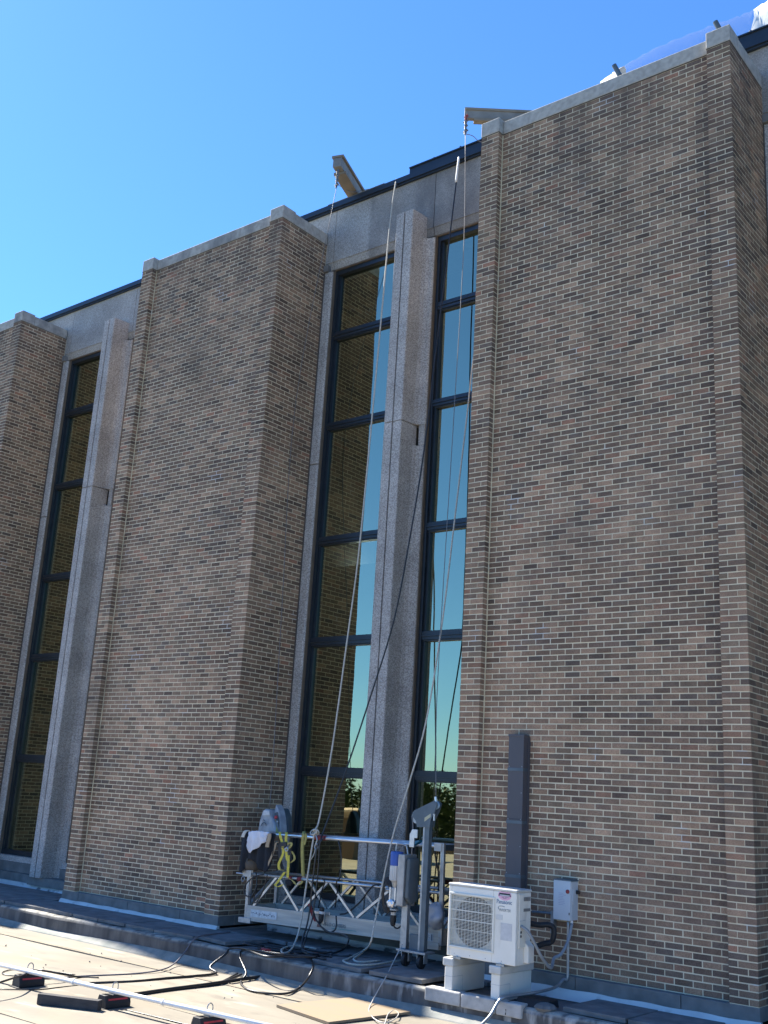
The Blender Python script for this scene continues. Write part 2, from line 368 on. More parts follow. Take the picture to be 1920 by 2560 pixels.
# move the trodden top of the slab to its own walkway surface
wk = MB(); wk.box((-32,KY+.175,KZ-.03), (14,1.19,KZ-.0185)); walk = obj('walkway', wk, M_WALK, kind='structure')
cs = MB()
for i in range(60):
    x0 = -32 + i*46/60; x1 = x0 + 46/60
    a = .012*math.sin(i*1.9); b = .012*math.sin((i+1)*1.9); h0 = .075 + .02*math.sin(i*.9); h1 = .075 + .02*math.sin((i+1)*.9)
    cs.hexa([(x0,KY-.12+a,DZ-.01),(x1,KY-.12+b,DZ-.01),(x1,KY+.02,DZ-.01),(x0,KY+.02,DZ-.01),(x0,KY-.105+a,DZ+.012),(x1,KY-.105+b,DZ+.012),(x1,KY-.006,DZ+h1),(x0,KY-.006,DZ+h0)])
obj('cant_strip', cs, M_CANT, kerb)
def paver(x, y, sx, sy, rz=0.0, z=PZ, th=.05, tilt=0.0):
    m = MB(); m.box((-sx/2,-sy/2,-th),(sx/2,sy/2,0))
    o = obj('paving_slab', m, M_PAVER, walk, bevel=.006); o.location = (x, y, z); o.rotation_euler = (tilt, 0, rz); return o
x = -19.0
while x < -4.2:
    L = .61 + random.uniform(-.012,.012)
    paver(x + L/2, -.425 + random.uniform(-.02,.02), L-.008, .76, random.uniform(-.012,.012), PZ + random.uniform(-.008,.006)); x += L
x = -19.0
for xx in np.arange(-18.7, -7.9, .615):
    if not (-7.7 - 3.66 - .2 > xx > -7.7 - 7.5) and xx < -7.9 and -11.4 < xx: paver(xx, .36, .60, .76, random.uniform(-.01,.01), PZ - .012)
paver(-3.92, -.41, .62, .76, .02); paver(-3.28, -.36, .64, .72, -.12, PZ+.004)
for xx in (-3.6, -2.98, -2.35): paver(xx, .34, .60, .60, random.uniform(-.02,.02), PZ-.004)
for xx in (-1.55, -.92, -.28, .36): paver(xx, .22, .60, .80, random.uniform(-.03,.03), PZ-.006)
paver(-1.04, -.48, .80, .66, -.05, PZ+.006); paver(-.16, -.52, .74, .64, .03, PZ+.012)
paver(-1.9, .12, .5, .5, .35, PZ-.02)
x = 1.95
while x < 7.5:
    L = .70 + random.uniform(-.012,.012)
    paver(x + L/2, -.42 + random.uniform(-.015,.015), L-.01, .72, random.uniform(-.02,.02), PZ + random.uniform(-.006,.006)); x += L
for x0, x1 in ((.36,.82), (.835,1.26), (1.275,1.58)):
    o = obj('edging_block', MB().box((x0, KY-.035, KZ-.11), (x1, KY+.11, KZ+.028)), M_BLOCK, kerb, bevel=.014)
rubble = MB()
for q in range(60):
    x, y = random.uniform(-6, 3), random.uniform(-3.2, -1.25); r = random.uniform(.004,.011)
    rubble.lathe((x, y, DZ), [(r, 0), (r*.9, r), (r*.3, r*1.4)], 5)
obj('grit', rubble, M_WALK, kind='stuff')

# ------------------------------------------------------------------ the brick building
bld = thing('brick_building', 'tall brown brick building with projecting bays and narrow teal windows between concrete piers', 'building', (0,0,0))
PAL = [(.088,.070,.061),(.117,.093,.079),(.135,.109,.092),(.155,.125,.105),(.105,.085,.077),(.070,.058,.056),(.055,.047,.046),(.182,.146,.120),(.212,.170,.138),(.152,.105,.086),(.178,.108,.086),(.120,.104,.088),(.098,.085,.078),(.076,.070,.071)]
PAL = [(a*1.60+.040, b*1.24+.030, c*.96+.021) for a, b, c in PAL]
PW = np.array([9,12,12,10,9,5,2.4,7,4,3,1.6,8,7,3], float); PW /= PW.sum()
gridn = rng.random((64, 64))
def vnoise(u, v):
    u %= 63; v %= 63; i, j = int(u), int(v); a, b = u-i, v-j
    return (gridn[i,j]*(1-a)*(1-b) + gridn[i+1,j]*a*(1-b) + gridn[i,j+1]*(1-a)*b + gridn[i+1,j+1]*a*b)
def pick(u, v):
    q = vnoise(u*.75 + 11, v*.55)
    if q > .66 and random.random() < .75: return random.choice((3,7,8,7,11))
    if q < .22 and random.random() < .5: return random.choice((5,6,13,0))
    return int(rng.choice(len(PAL), p=PW))
BR = []   # (x0,y0,z0,x1,y1,z1,tint)
J = .0122
def add_brick(x0, y0, x1, y1, i, u, off, ax):
    z0 = i*CO + J/2; z1 = (i+1)*CO - J/2
    e = random.uniform(-.0018,.0018)
    jz = random.uniform(-.0012,.0012); jj = random.uniform(-.0015,.0015)
    if ax == 'y': y0 += e; x0 += jj; x1 += jj
    else: x0 += e if off < 0 else 0; x1 += e if off > 0 else 0; y0 += jj; y1 += jj
    BR.append((x0,y0,z0+jz,x1,y1,z1+jz,pick(u, i*.34)))
def bay(x0, idx):
    x1 = x0 + W; PWD = .2955; PR = .1016
    core = MB(); e = .0022
    core.box((x0+e, PR+e, -.02), (x1-e, DEP+.3, ZT)).box((x0+e, e, -.02), (x0+PWD-e, PR+.02, ZT)).box((x1-PWD+e, e, -.02), (x1-e, PR+.02, ZT))
    obj('mortar_wall', core, M_MORTAR, bld)
    fs = x0 + PWD + J; fe = x1 - PWD - J; mod = (fe - fs + J) / 15; st = mod - J; hf = (mod - 2*J)/2 + .0005
    for i in range(163):
        ev = i % 2 == 0
        if ev:
            add_brick(x0, 0, x0+.092, .194, i, 0, -1, 'y'); add_brick(x0+.1015, 0, x0+PWD, .092, i, .15, -1, 'y')
            add_brick(x1-.092, 0, x1, .194, i, W, 1, 'y'); add_brick(x1-PWD, 0, x1-.1015, .092, i, W-.15, 1, 'y')
        else:
            add_brick(x0, 0, x0+.194, .092, i, 0, -1, 'y'); add_brick(x0+.2035, 0, x0+PWD, .092, i, .2, -1, 'y')
            add_brick(x1-.194, 0, x1, .092, i, W, 1, 'y'); add_brick(x1-PWD, 0, x1-.2035, .092, i, W-.2, 1, 'y')
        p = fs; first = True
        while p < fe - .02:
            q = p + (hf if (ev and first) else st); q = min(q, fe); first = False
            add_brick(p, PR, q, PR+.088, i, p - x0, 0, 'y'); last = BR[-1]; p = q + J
            if p >= fe - .02 and random.random() < .75: BR[-1] = last[:6] + (random.choice((5,6,13)),)  # end bricks beside the pilaster: corner shade and dirt painted in as dark tints
        for sx, off in ((x1, 1), (x0, -1)):
            y = .2035 if ev else .1015
            while y < DEP - .03:
                y2 = min(y + .194, DEP)
                if off > 0: add_brick(sx-.09, y, sx, y2, i, W + y + idx*7, 1, 'x')
                else: add_brick(sx, y, sx+.09, y2, i, -y + idx*9 + 40, -1, 'x')
                y = y2 + J
    # coping, sealant line, base, flashing
    ck = MB().box((x0-.004,-.004,ZT), (x0+PWD+.004,.29,ZT+.012)).box((x1-PWD-.004,-.004,ZT), (x1+.004,.29,ZT+.012)).box((x0+PWD+.004,PR-.006,ZT), (x1-PWD-.004,.29,ZT+.012)).box((x0-.004,.29,ZT), (x1+.004,DEP,ZT+.012)); obj('sealant_joint', ck, M_CAULK, bld)
    c0, c1 = ZT+.012, ZT+.215
    for a in ((x0-.008,-.008,c0, x0+.303,.30,c1+.03), (x1-.303,-.008,c0, x1+.008,.30,c1+.03), (x0+.305,.092,c0, x1-.305,.30,c1+.005),
              (x0-.008,.303,c0, x0+.28,DEP+.0,c1+.005), (x1-.28,.303,c0, x1+.008,DEP+.0,c1+.005)):
        obj('coping_stone', MB().box(a[:3], a[3:]), M_CAP, bld, bevel=.012)
    obj('bay_roof', MB().box((x0+.285,.305,ZT+.013), (x1-.285,DEP+.2,ZT+.15)), M_CONC, bld)
    for a, b in ((x0-.012, x0+.42), (x0+.428, x0+1.66), (x0+1.668, x0+2.86), (x0+2.868, x1+.012)):
        obj('base_block', MB().box((a,-.012,-.135), (b,.30,-.0025)), M_CONC, bld, bevel=.006)
    for sx in (x0-.012, x1-.288): obj('base_block', MB().box((sx,.303,-.135), (sx+.30,DEP+.1,-.0025)), M_CONC, bld, bevel=.006)
    f = MB(); nn = 36
    for i in range(nn):
        a = x0-.02 + (W+.04)*i/nn; b = x0-.02 + (W+.04)*(i+1)/nn
        za = -.132 + .005*math.sin(i*1.1+idx) ; zb = -.132 + .005*math.sin((i+1)*1.1+idx); ya = -.045 + .006*math.sin(i*.8); yb = -.045 + .006*math.sin((i+1)*.8)
        f.hexa([(a,ya-.045,-.235),(b,yb-.045,-.235),(b,.02,-.235),(a,.02,-.235),(a,-.019,za),(b,-.019,zb),(b,.02,zb),(a,.02,za)])
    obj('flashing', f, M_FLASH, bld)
    f2 = MB().hexa([(x1+.0,-.02,-.235),(x1+.06,-.02,-.235),(x1+.06,DEP,-.235),(x1,DEP,-.235),(x1,-.02,-.165),(x1+.018,-.02,-.165),(x1+.018,DEP,-.165),(x1,DEP,-.165)])
    obj('flashing', f2, M_CONC, bld)
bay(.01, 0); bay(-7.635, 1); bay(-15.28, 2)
# bricks: the 300 nearest the camera are single parts, the rest one mesh
arr = np.array(BR); ctr = (arr[:,0:3] + arr[:,3:6]) / 2
camp = np.array((7.677,-11.0955,1.7864))
vis = ((ctr[:,1] < .2) & (arr[:,0] > -.1)) | ((ctr[:,0] > W-.12) & (arr[:,0] > -.1))
proj = (ctr - camp); dist = np.linalg.norm(proj, axis=1)
fwv = np.array(rot @ Vector((0,0,-1))); rtv = np.array(rot @ Vector((1,0,0))); upv = np.array(rot @ Vector((0,1,0)))
zc = proj @ fwv; px = (proj @ rtv)/zc*2651; py = (proj @ upv)/zc*2651
infr = (np.abs(px) < 955) & (np.abs(py) < 1275)
score = dist + np.where(vis & infr, 0, 1e6) + np.where((arr[:,3]-arr[:,0]) < .12, 1.5, 0)
near = set(np.argsort(score)[:300].tolist())
def brick_mesh(dx, dy, dz, c):
    me = bpy.data.meshes.new('brick'); b = MB().box((-dx/2,-dy/2,-dz/2),(dx/2,dy/2,dz/2)); me.from_pydata(b.v, [], b.f)
    at = me.attributes.new('tint', 'FLOAT_COLOR', 'POINT'); at.data.foreach_set('color', np.tile((*c, 1), 8).astype(np.float32)); me.materials.append(M_BRICK); return me
cache = {}
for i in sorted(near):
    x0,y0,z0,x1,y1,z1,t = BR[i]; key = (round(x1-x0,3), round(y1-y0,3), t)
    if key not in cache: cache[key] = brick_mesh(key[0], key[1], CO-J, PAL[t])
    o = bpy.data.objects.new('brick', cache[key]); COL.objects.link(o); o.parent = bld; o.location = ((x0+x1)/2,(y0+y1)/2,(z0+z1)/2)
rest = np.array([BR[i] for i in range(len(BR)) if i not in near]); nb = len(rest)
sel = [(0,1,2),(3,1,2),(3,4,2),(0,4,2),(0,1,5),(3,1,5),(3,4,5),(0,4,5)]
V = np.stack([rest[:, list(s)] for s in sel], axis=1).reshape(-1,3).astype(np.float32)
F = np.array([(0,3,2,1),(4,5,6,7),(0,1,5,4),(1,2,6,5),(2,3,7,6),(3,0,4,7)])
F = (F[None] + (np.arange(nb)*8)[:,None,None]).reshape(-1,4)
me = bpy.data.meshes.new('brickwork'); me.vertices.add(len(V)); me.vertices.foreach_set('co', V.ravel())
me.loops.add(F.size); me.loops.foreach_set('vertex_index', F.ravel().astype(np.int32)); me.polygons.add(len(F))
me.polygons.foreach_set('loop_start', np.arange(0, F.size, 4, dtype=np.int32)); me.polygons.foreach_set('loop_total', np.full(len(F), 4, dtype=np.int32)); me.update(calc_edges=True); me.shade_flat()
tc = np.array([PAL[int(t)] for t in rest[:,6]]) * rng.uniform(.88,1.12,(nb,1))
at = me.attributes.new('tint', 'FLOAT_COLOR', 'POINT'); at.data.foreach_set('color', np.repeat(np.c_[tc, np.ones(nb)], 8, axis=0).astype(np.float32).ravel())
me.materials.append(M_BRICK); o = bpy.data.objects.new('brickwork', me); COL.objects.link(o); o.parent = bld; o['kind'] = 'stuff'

def plan_prism(poly, z0, z1): return MB().prism([(x,y,z0) for x, y in poly], (0,0,z1-z0))
def gap(x0, x1, sills=True):
    xc = (x0+x1)/2; HD = 10.53
    for a, b in ((x0,x0+.172), (x0+.182,xc+.33), (xc+.342,x1-.182), (x1-.172,x1)):
        s = MB().box((a,1.13,10.68),(b,1.6,11.68)); s.hexa([(a,1.175,HD+.02),(b,1.175,HD+.02),(b,1.6,HD+.02),(a,1.6,HD+.02),(a,1.142,10.678),(b,1.142,10.678),(b,1.6,10.678),(a,1.6,10.678)])
        obj('spandrel_panel', s, M_SPANDREL, bld)
    obj('spandrel_backing', MB().box((x0,1.2,HD+.03),(x1,1.55,11.66)), M_CAULK, bld)
    for sgn, xe in ((1,x0), (-1,x1)):
        for z0, z1 in ((.0,6.985), (7.005,HD-.03)):
            o = obj('jamb_strip', plan_prism([(xe,1.5),(xe,1.125),(xe+sgn*.15,1.125),(xe+sgn*.175,1.15),(xe+sgn*.175,1.5)][::sgn], z0, z1), M_AGG, bld)
        obj('jamb_cap', MB().box((min(xe,xe+sgn*.10),1.08,HD-.025),(max(xe,xe+sgn*.10),1.2,HD+.10)), M_CONC, bld, bevel=.01)
        obj('sealant_joint', MB().box((min(xe,xe+sgn*.014),1.105,0),(max(xe,xe+sgn*.014),1.14,HD-.03)), M_CAULK, bld)
    right = [(.013,.835),(.013,.79),(.160,.79),(.170,.80),(.186,.95),(.205,1.05),(.238,1.105),(.285,1.13),(.345,1.13),(.365,1.15),(.365,1.5)]
    full = [(xc+a, b) for a, b in right] + [(xc-a, b) for a, b in reversed(right)]
    nose = [(.013,.835),(.013,.79),(.160,.79),(.170,.80),(.186,.95),(.20,1.14)]
    nosep = [(xc+a, b) for a, b in nose] + [(xc-a, b) for a, b in reversed(nose)]
    obj('pier_segment', plan_prism(full, -.004, 6.97), M_AGG, bld)
    obj('pier_segment', plan_prism(nosep, 6.971, 7.296), M_AGG, bld)
    obj('pier_segment', plan_prism(full, 7.31, HD-.03), M_AGG, bld)
    obj('pier_segment', plan_prism(nosep, HD-.029, 10.90), M_AGG, bld)
    for sgn in (1,-1):
        obj('pier_flange', MB().box((min(xc+sgn*.245,xc+sgn*.355),1.14,6.982),(max(xc+sgn*.245,xc+sgn*.355),1.5,7.309)), M_AGG, bld)
    obj('pier_core', MB().box((xc-.15,.83,.1),(xc+.15,1.3,10.6)), M_CAULK, bld)
    ZB = .27
    tz = [(9.30,.16),(7.66,.145),(5.69,.15),(4.05,.155),(2.07,.155)]
    for wl, wr in ((x0+.177, xc-.367), (xc+.367, x1-.177)):
        f = MB(); fw_ = .062
        f.box((wl,1.215,ZB),(wl+fw_,1.36,HD)).box((wr-fw_,1.215,ZB),(wr,1.36,HD)).box((wl+fw_,1.215,HD-.085),(wr-fw_,1.36,HD)).box((wl+fw_,1.215,ZB),(wr-fw_,1.36,ZB+.09))
        f.box((wl+fw_,1.262,ZB+.09),(wl+fw_+.04,1.345,HD-.085)).box((wr-fw_-.04,1.262,ZB+.09),(wr-fw_,1.345,HD-.085))
        win = obj('window', f, M_BRONZE, bld)
        zs = [HD-.085] + [v for z, h in tz for v in (z+h/2, z-h/2)] + [ZB+.09]
        for z, h in tz:
            t = MB().box((wl+fw_,1.225,z-h/2+.022),(wr-fw_,1.35,z+h/2-.012)).box((wl+fw_,1.25,z-h/2),(wr-fw_,1.35,z-h/2+.0215)).box((wl+fw_,1.25,z+h/2-.0115),(wr-fw_,1.35,z+h/2))
            t.box((wl+fw_,1.205,z-.008),(wr-fw_,1.2245,z+.008))
            obj('transom', t, M_BRONZE, win)
        for q in range(6):
            p = MB(); tilt = random.uniform(-.004,.004); zt, zb = zs[2*q], zs[2*q+1]; a, b = wl+fw_+.04, wr-fw_-.04
            p.add([(a,1.30,zb),(b,1.30+tilt,zb),(b,1.30,zt),(a,1.30-tilt,zt)], [(0,1,2,3)]); obj('pane', p, M_GLASS, win)
        obj('bead', MB().box((wl,1.18,HD-.002),(wr,1.214,HD+.022)), M_BEAD, win)
        obj('bead', MB().box((wl-.006,1.16,ZB),(wl+.012,1.2145,HD-.004)), M_BEAD, win)
        s = MB().box((wl,1.09,.17),(wr,1.4,ZB-.001)); obj('sill', s, M_AGG, bld)
        obj('sill_band', MB().box((wl,1.05,0),(wr,1.4,.168)), M_CONC, bld)
    obj('base_block', MB().box((x0+.01,.99,-.15),(xc-.3,1.5,-.005)), M_CONC, bld); obj('base_block', MB().box((xc-.292,.85,-.15),(x1-.01,1.5,-.005)), M_CONC, bld)
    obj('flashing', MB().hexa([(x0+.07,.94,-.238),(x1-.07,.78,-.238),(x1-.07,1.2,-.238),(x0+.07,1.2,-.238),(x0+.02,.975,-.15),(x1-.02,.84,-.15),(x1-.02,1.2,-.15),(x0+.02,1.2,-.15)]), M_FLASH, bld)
    b = MB(); b.box((x0-.2,1.5,-.2),(x1+.2,4.2,.05)).box((x0-.2,4.0,.05),(x1+.2,4.2,11.6)).box((x0-.2,1.5,5.1),(x1+.2,4.0,5.3))
    b.box((x0-.25,1.5,.05),(x0-.05,4.0,11.6)).box((x1+.05,1.5,.05),(x1+.25,4.0,11.6)); obj('interior_wall', b, M_INT, bld)
gap(-3.975, .01); gap(-11.62, -7.635); gap(3.67, 7.655)
f = MB().box((-31,1.06,11.705),(16,1.7,11.80)).box((-31,1.085,11.675),(16,1.2,11.7045)); obj('roof_edge', f, M_FASCIA, bld)
for a, b in ((.0,3.68), (-7.645,-3.965), (-15.29,-11.61)): obj('spandrel_panel', MB().box((a,1.135,ZT+.16),(b,1.6,11.68)), M_SPANDREL, bld)
ub = MB().box((-2.21,1.13,11.801),(.6,1.5,11.965)).box((-2.21,1.11,11.95),(.6,1.13,11.972)); obj('roof_upstand', ub, M_FASCIA, bld)
ub = MB().box((3.2,1.13,11.801),(8.2,1.5,11.985)).box((3.2,1.11,11.97),(8.2,1.13,11.992)); obj('roof_upstand', ub, M_FASCIA, bld)
obj('roof', MB().box((-31,1.2,11.6),(16,14,11.72)), M_CONC, bld)
obj('rear_wall', MB().box((-31,4.25,-6),(16,14,11.59)), M_CONC, bld)
def plain_brick():
    m = bpy.data.materials.new('plain brickwork'); m.use_nodes = True; n = m.node_tree.nodes; l = m.node_tree.links; p = n['Principled BSDF']; p.inputs['Roughness'].default_value = .9
    t = n.new('ShaderNodeTexBrick'); t.inputs['Scale'].default_value = 1; t.inputs['Brick Width'].default_value = .2032; t.inputs['Row Height'].default_value = CO; t.inputs['Mortar Size'].default_value = .005
    t.inputs['Color1'].default_value = (.16,.13,.11,1); t.inputs['Color2'].default_value = (.09,.075,.07,1); t.inputs['Mortar'].default_value = (.38,.34,.26,1)
    g = n.new('ShaderNodeNewGeometry'); s = n.new('ShaderNodeSeparateXYZ'); c = n.new('ShaderNodeCombineXYZ'); a = n.new('ShaderNodeMath'); l.new(g.outputs['Position'], s.inputs[0])
    l.new(s.outputs[0], a.inputs[0]); l.new(s.outputs[1], a.inputs[1]); l.new(a.outputs[0], c.inputs[0]); l.new(s.outputs[2], c.inputs[1]); l.new(c.outputs[0], t.inputs['Vector']); l.new(t.outputs[0], p.inputs['Base Color']); return m
M_PLAIN = plain_brick()
for x0 in (-22.925, -30.57, 7.665):
    obj('brick_bay', MB().box((x0,0,-.25),(x0+W,1.3,ZT)).box((x0-.02,-.02,ZT+.001),(x0+W+.02,1.3,ZT+.24)), M_PLAIN, bld)
for x0 in (-19.26, -26.9): obj('recessed_wall', MB().box((x0,1.2,-.25),(x0+3.975,1.8,11.8)), M_CONC, bld)
lp = (-3.828, 2.600, 5.366)
obj('ceiling_light', MB().box((lp[0]-.16,2.35,lp[2]),(lp[0]+.16,2.9,lp[2]+.03)), M_LAMP, bld)

# ------------------------------------------------------------------ seen only in the glass: parapet, shed, trees behind the camera
pp = thing('parapet_wall', 'low cream parapet wall along the far edge of the roof, reflected in the windows', 'wall', (-10,-25.2,DZ))
obj('wall', MB().box((-40,-25.35,DZ),(22,-25.05,-.16)), M_BROWNW, pp)
obj('coping', MB().box((-40,-25.42,-.158),(22,-24.98,.0)), M_CREAMW, pp, bevel=.01)
sh = thing('roof_shed', 'brown roof shed with a stepped tan fascia, mirrored in the lowest pane', 'shed', (-18.6,-17.5,DZ))
obj('wall', MB().box((-21,-19.5,DZ),(-17.1,-16.2,.86)), M_BROWNW, sh)
for q, z in enumerate((.862, .955, 1.045)): obj('fascia_board', MB().box((-21.1-.05*q,-19.6-.05*q,z),(-17.0+.05*q,-16.1+.05*q,z+.085)), M_TANF, sh)
obj('door', MB().box((-19.6,-16.2,DZ+.05),(-18.9,-16.16,.75)), M_DARK, sh)
def tree(x, y, h, r, seed, label):
    rs = random.Random(seed); t = thing('tree', label, 'tree', (x,y,-6), 'trees beyond the roof edge')
    tr = MB(); tr.tube([(x,y,-6),(x+.1,y,-6+h*.4),(x-.1,y+.1,-6+h*.8)], .22, 8, r1=.07)
    for k in range(7):
        a = rs.uniform(0,6.28); z = -6 + h*rs.uniform(.3,.65); tr.tube([(x,y,z),(x+math.cos(a)*r*.6,y+math.sin(a)*r*.6,z+h*.18)], .07, 5, r1=.02)
    obj('trunk', tr, M_TRUNK, t)
    m = MB(); lobes = [(x+rs.uniform(-r,r)*.75, y+rs.uniform(-r,r)*.75, -6 + h*rs.uniform(.28,.93), r*rs.uniform(.28,.5)) for _ in range(26)]
    for lx, ly, lz, lr in lobes:
        for _ in range(150):
            v = Vector((rs.gauss(0,1), rs.gauss(0,1), rs.gauss(0,1))).normalized() * lr * rs.uniform(.55,1.05)
            c = Vector((lx,ly,lz)) + v; a = Vector((rs.gauss(0,1),rs.gauss(0,1),rs.gauss(0,.6))).normalized(); b = a.orthogonal().normalized(); s = rs.uniform(.10,.22)
            m.add([c-a*s, c+b*s*.6, c+a*s, c-b*s*.6], [(0,1,2,3)])
    obj('crown', m, M_LEAF, t)
TL = ['slender green tree standing leftmost of the mirrored row','broad bushy green tree second in the mirrored row','tall pointed green tree in the middle of the mirrored row','wide dense green tree with a rounded top beyond the parapet','loose feathery green tree beside the rounded one','low spreading green tree near the end of the mirrored row','tall dense green tree rightmost of the mirrored row','shaggy green tree behind the roof shed','narrow green tree far behind the roof shed']
for q, (x, y, h, r) in enumerate([(-27,-39,8.2,2.6),(-30.5,-42,8.9,3.0),(-34,-44,8.4,2.8),(-36.5,-43,9.0,3.1),(-40,-45,8.3,2.9),(-44,-44,8.8,3.2),(-23,-37,8.5,2.8),(-48,-46,9.2,3.2),(-39,-50,9.6,3.2)]):
    tree(x, y, h, r, 40+q, TL[q])

# ------------------------------------------------------------------ roof top: outriggers, plastic sheet, stubs
def outrigger(label, tip, end, h=.20, wd=.12):
    t = thing('outrigger_beam', label, 'beam', end, 'outrigger beams on the roof')
    tip = Vector(tip); end = Vector(end); up = Vector((0,0,1))
    obj('web', MB().beam(tip + up*h/2, end + up*h/2, wd*.72, h*.62), M_BEAMC, t)
    obj('top_flange', MB().beam(tip + up*(h-.02), end + up*(h-.02), wd, .04), M_BEAMF, t)
    s = (end-tip).normalized()*.14
    obj('bottom_flange', MB().beam(tip + s + up*.02, end + up*.02, wd*1.05, .045), M_BEAMF, t)
    return t
TIPL = (-3.229, 0.481, 11.980)
BASL = (-3.525, 1.320, 11.900)
o1 = outrigger('weathered outrigger beam leaning out over the roof edge above the left hoist', (TIPL[0],TIPL[1]-.05,11.93), (TIPL[0]+(BASL[0]-TIPL[0])*2.0,TIPL[1]+(BASL[1]-TIPL[1])*2.0,11.85), .27, .21)
pl = thing('timber_plank', 'flat brown plank under the left outrigger beam on the roof edge', 'plank', (-3.5,1.25,11.8)); obj('board', MB().box((-4.0,1.09,11.802),(-2.72,1.5,11.84)), M_WOOD, pl)
TIPR = (-0.419, 0.260, 11.677)
ENDR = (0.400, 0.916, 11.700)
o2 = outrigger('tan and grey outrigger beam reaching across above the right brick bay', (TIPR[0]-.06,TIPR[1]-.03,TIPR[2]-.02), (TIPR[0]+(ENDR[0]-TIPR[0])*1.4,TIPR[1]+(ENDR[1]-TIPR[1])*1.4,TIPR[2]-.02), .215, .10)
def shackle(label, p, red):
    t = thing('shackle_chain', label, 'shackle', p); p = Vector(p)
    for q in range(4):
        z = p.z - .02 - .085*q; a = .03 if q % 2 else .02
        m = MB(); m.tube(spline([(p.x-a*.7,p.y,z),(p.x,p.y+.012,z+.03),(p.x+a*.7,p.y,z),(p.x,p.y-.012,z-.075),(p.x-a*.7,p.y,z)],4), .011, 6)
        m.tube([(p.x-a-.016,p.y,z-.01),(p.x+a+.016,p.y,z-.01)], .010, 6)
        obj('link', m, M_RED if (red and q == 0) else M_WIRE, t, label='red shackle' if (red and q == 0) else None)
shackle('small steel shackle chain under the left outrigger tip', (TIPL[0],TIPL[1]-.02,11.93), False)
shackle('red topped shackle chain hanging from the right outrigger tip', (TIPR[0],TIPR[1]-.07,TIPR[2]+.05), True)
ps = thing('plastic_sheet', 'clear plastic sheeting heaped along the roof above the right brick bay', 'sheet', (3.0,1.5,11.3))
crest = [(0.914, 2.000, 12.885), (1.272, 2.000, 12.988), (1.871, 2.000, 13.085), (2.630, 2.000, 13.078), (3.171, 2.000, 13.046), (3.521, 2.000, 13.110), (4.034, 2.000, 13.290)]
cr = spline(crest, 8)
def heap(a, b, mtl, nm):
    m = MB(); seg = cr[a:b]; K = 14
    for i, c in enumerate(seg):
        for j in range(K):
            t = j/(K-1); ang = math.pi*t; base = 11.75
            rad = .30 + .03*math.sin(i*1.3+j*2.1); y = c.y - rad*math.cos(ang); z = base + (c.z-base)*(math.sin(ang)**1.25)*(1+.012*math.sin(i*2.2+j*1.7))
            m.v.append((c.x + .03*math.sin(j*1.9+i), y, z))
    for i in range(len(seg)-1):
        for j in range(K-1): q = i*K+j; m.f.append((q, q+1, q+1+K, q+K))
    return obj(nm, m, mtl, ps, smooth=True)
M_TARP = mat('white tarpaulin', (.78,.78,.75), .6)
heap(0, 9, M_TARP, 'white_end'); heap(8, 37, M_FILM, 'film'); heap(36, 49, M_TARP, 'white_end')
def stub(label, a, b, r):
    t = MB().tube([a, b], r, 10); o = obj('roof_stub', t, M_STEEL); setp(o, label, 'pipe', 'short pipe stubs along the roof edge')
stub('tilted black pipe stub above the middle of the right bay coping', (1.896, 0.600, 11.673), (1.829, 0.550, 11.847), .035)
stub('tilted black pipe stub just left of the right corner coping', (3.335, 0.600, 11.744), (3.288, 0.550, 11.881), .035)
stub('tiny black stub on the dark roof edge at the far right corner', (3.538, 1.200, 11.980), (3.525, 1.200, 12.063), .022)
stub('tiny black stub on the upstand nearest the right outrigger', (-1.183, 1.200, 11.979), (-1.234, 1.200, 12.050), .02)
stub('tiny black stub on the upstand farther from the right outrigger', (-1.702, 1.200, 11.968), (-1.763, 1.200, 12.036), .02)

# ------------------------------------------------------------------ air conditioner, supports, wall box, line cover
RX = Matrix(((1,0,0),(0,0,-1),(0,1,0)))          # lettering upright on a face looking along -Y
ac = thing('air_conditioner', 'off white outdoor air conditioner with a round fan grille standing on two blocks', 'air conditioner', (1.09,-.85,.155))
ax0, ax1, ay0, ay1, az0, az1 = .660, 1.527, -1.0, -.70, .155, .905
body = MB()
gx0, gx1, gz0, gz1 = .700, 1.238, .268, .786       # grille opening
body.box((ax0,ay0+.055,az0),(ax1,ay1,az1-.03))
body.box((ax0,ay0,az0),(gx0,ay0+.054,az1-.03)).box((gx1,ay0,az0),(ax1,ay0+.054,az1-.03)).box((gx0,ay0,gz1),(gx1,ay0+.054,az1-.03)).box((gx0,ay0,az0),(gx1,ay0+.054,gz0))
obj('casing', body, M_WHITE, ac, bevel=.008)
obj('lid', MB().box((ax0-.006,ay0-.006,az1-.029),(ax1+.006,ay1+.006,az1)), M_LID, ac, bevel=.010)
sc = MB()
for q in range(5): sc.lathe((ax0+.12+.16*q, ay0-.0075, az1-.018), [(.005,0),(.004,.002)], 8, (0,-1,0))
for q in range(4): sc.lathe((ax0+.10+.2*q, ay0-.0005, az0+.03), [(.005,0),(.004,.002)], 8, (0,-1,0))
obj('screw', sc, M_GALV, ac)
fr = MB()
for a in ((gx0-.024,gz0-.024,gx1+.024,gz0),(gx0-.024,gz1,gx1+.024,gz1+.024),(gx0-.024,gz0,gx0,gz1),(gx1,gz0,gx1+.024,gz1)):
    fr.box((a[0],ay0-.013,a[1]),(a[2],ay0+.01,a[3]))
grl = obj('grille_frame', fr, M_CREAM, ac, bevel=.005)
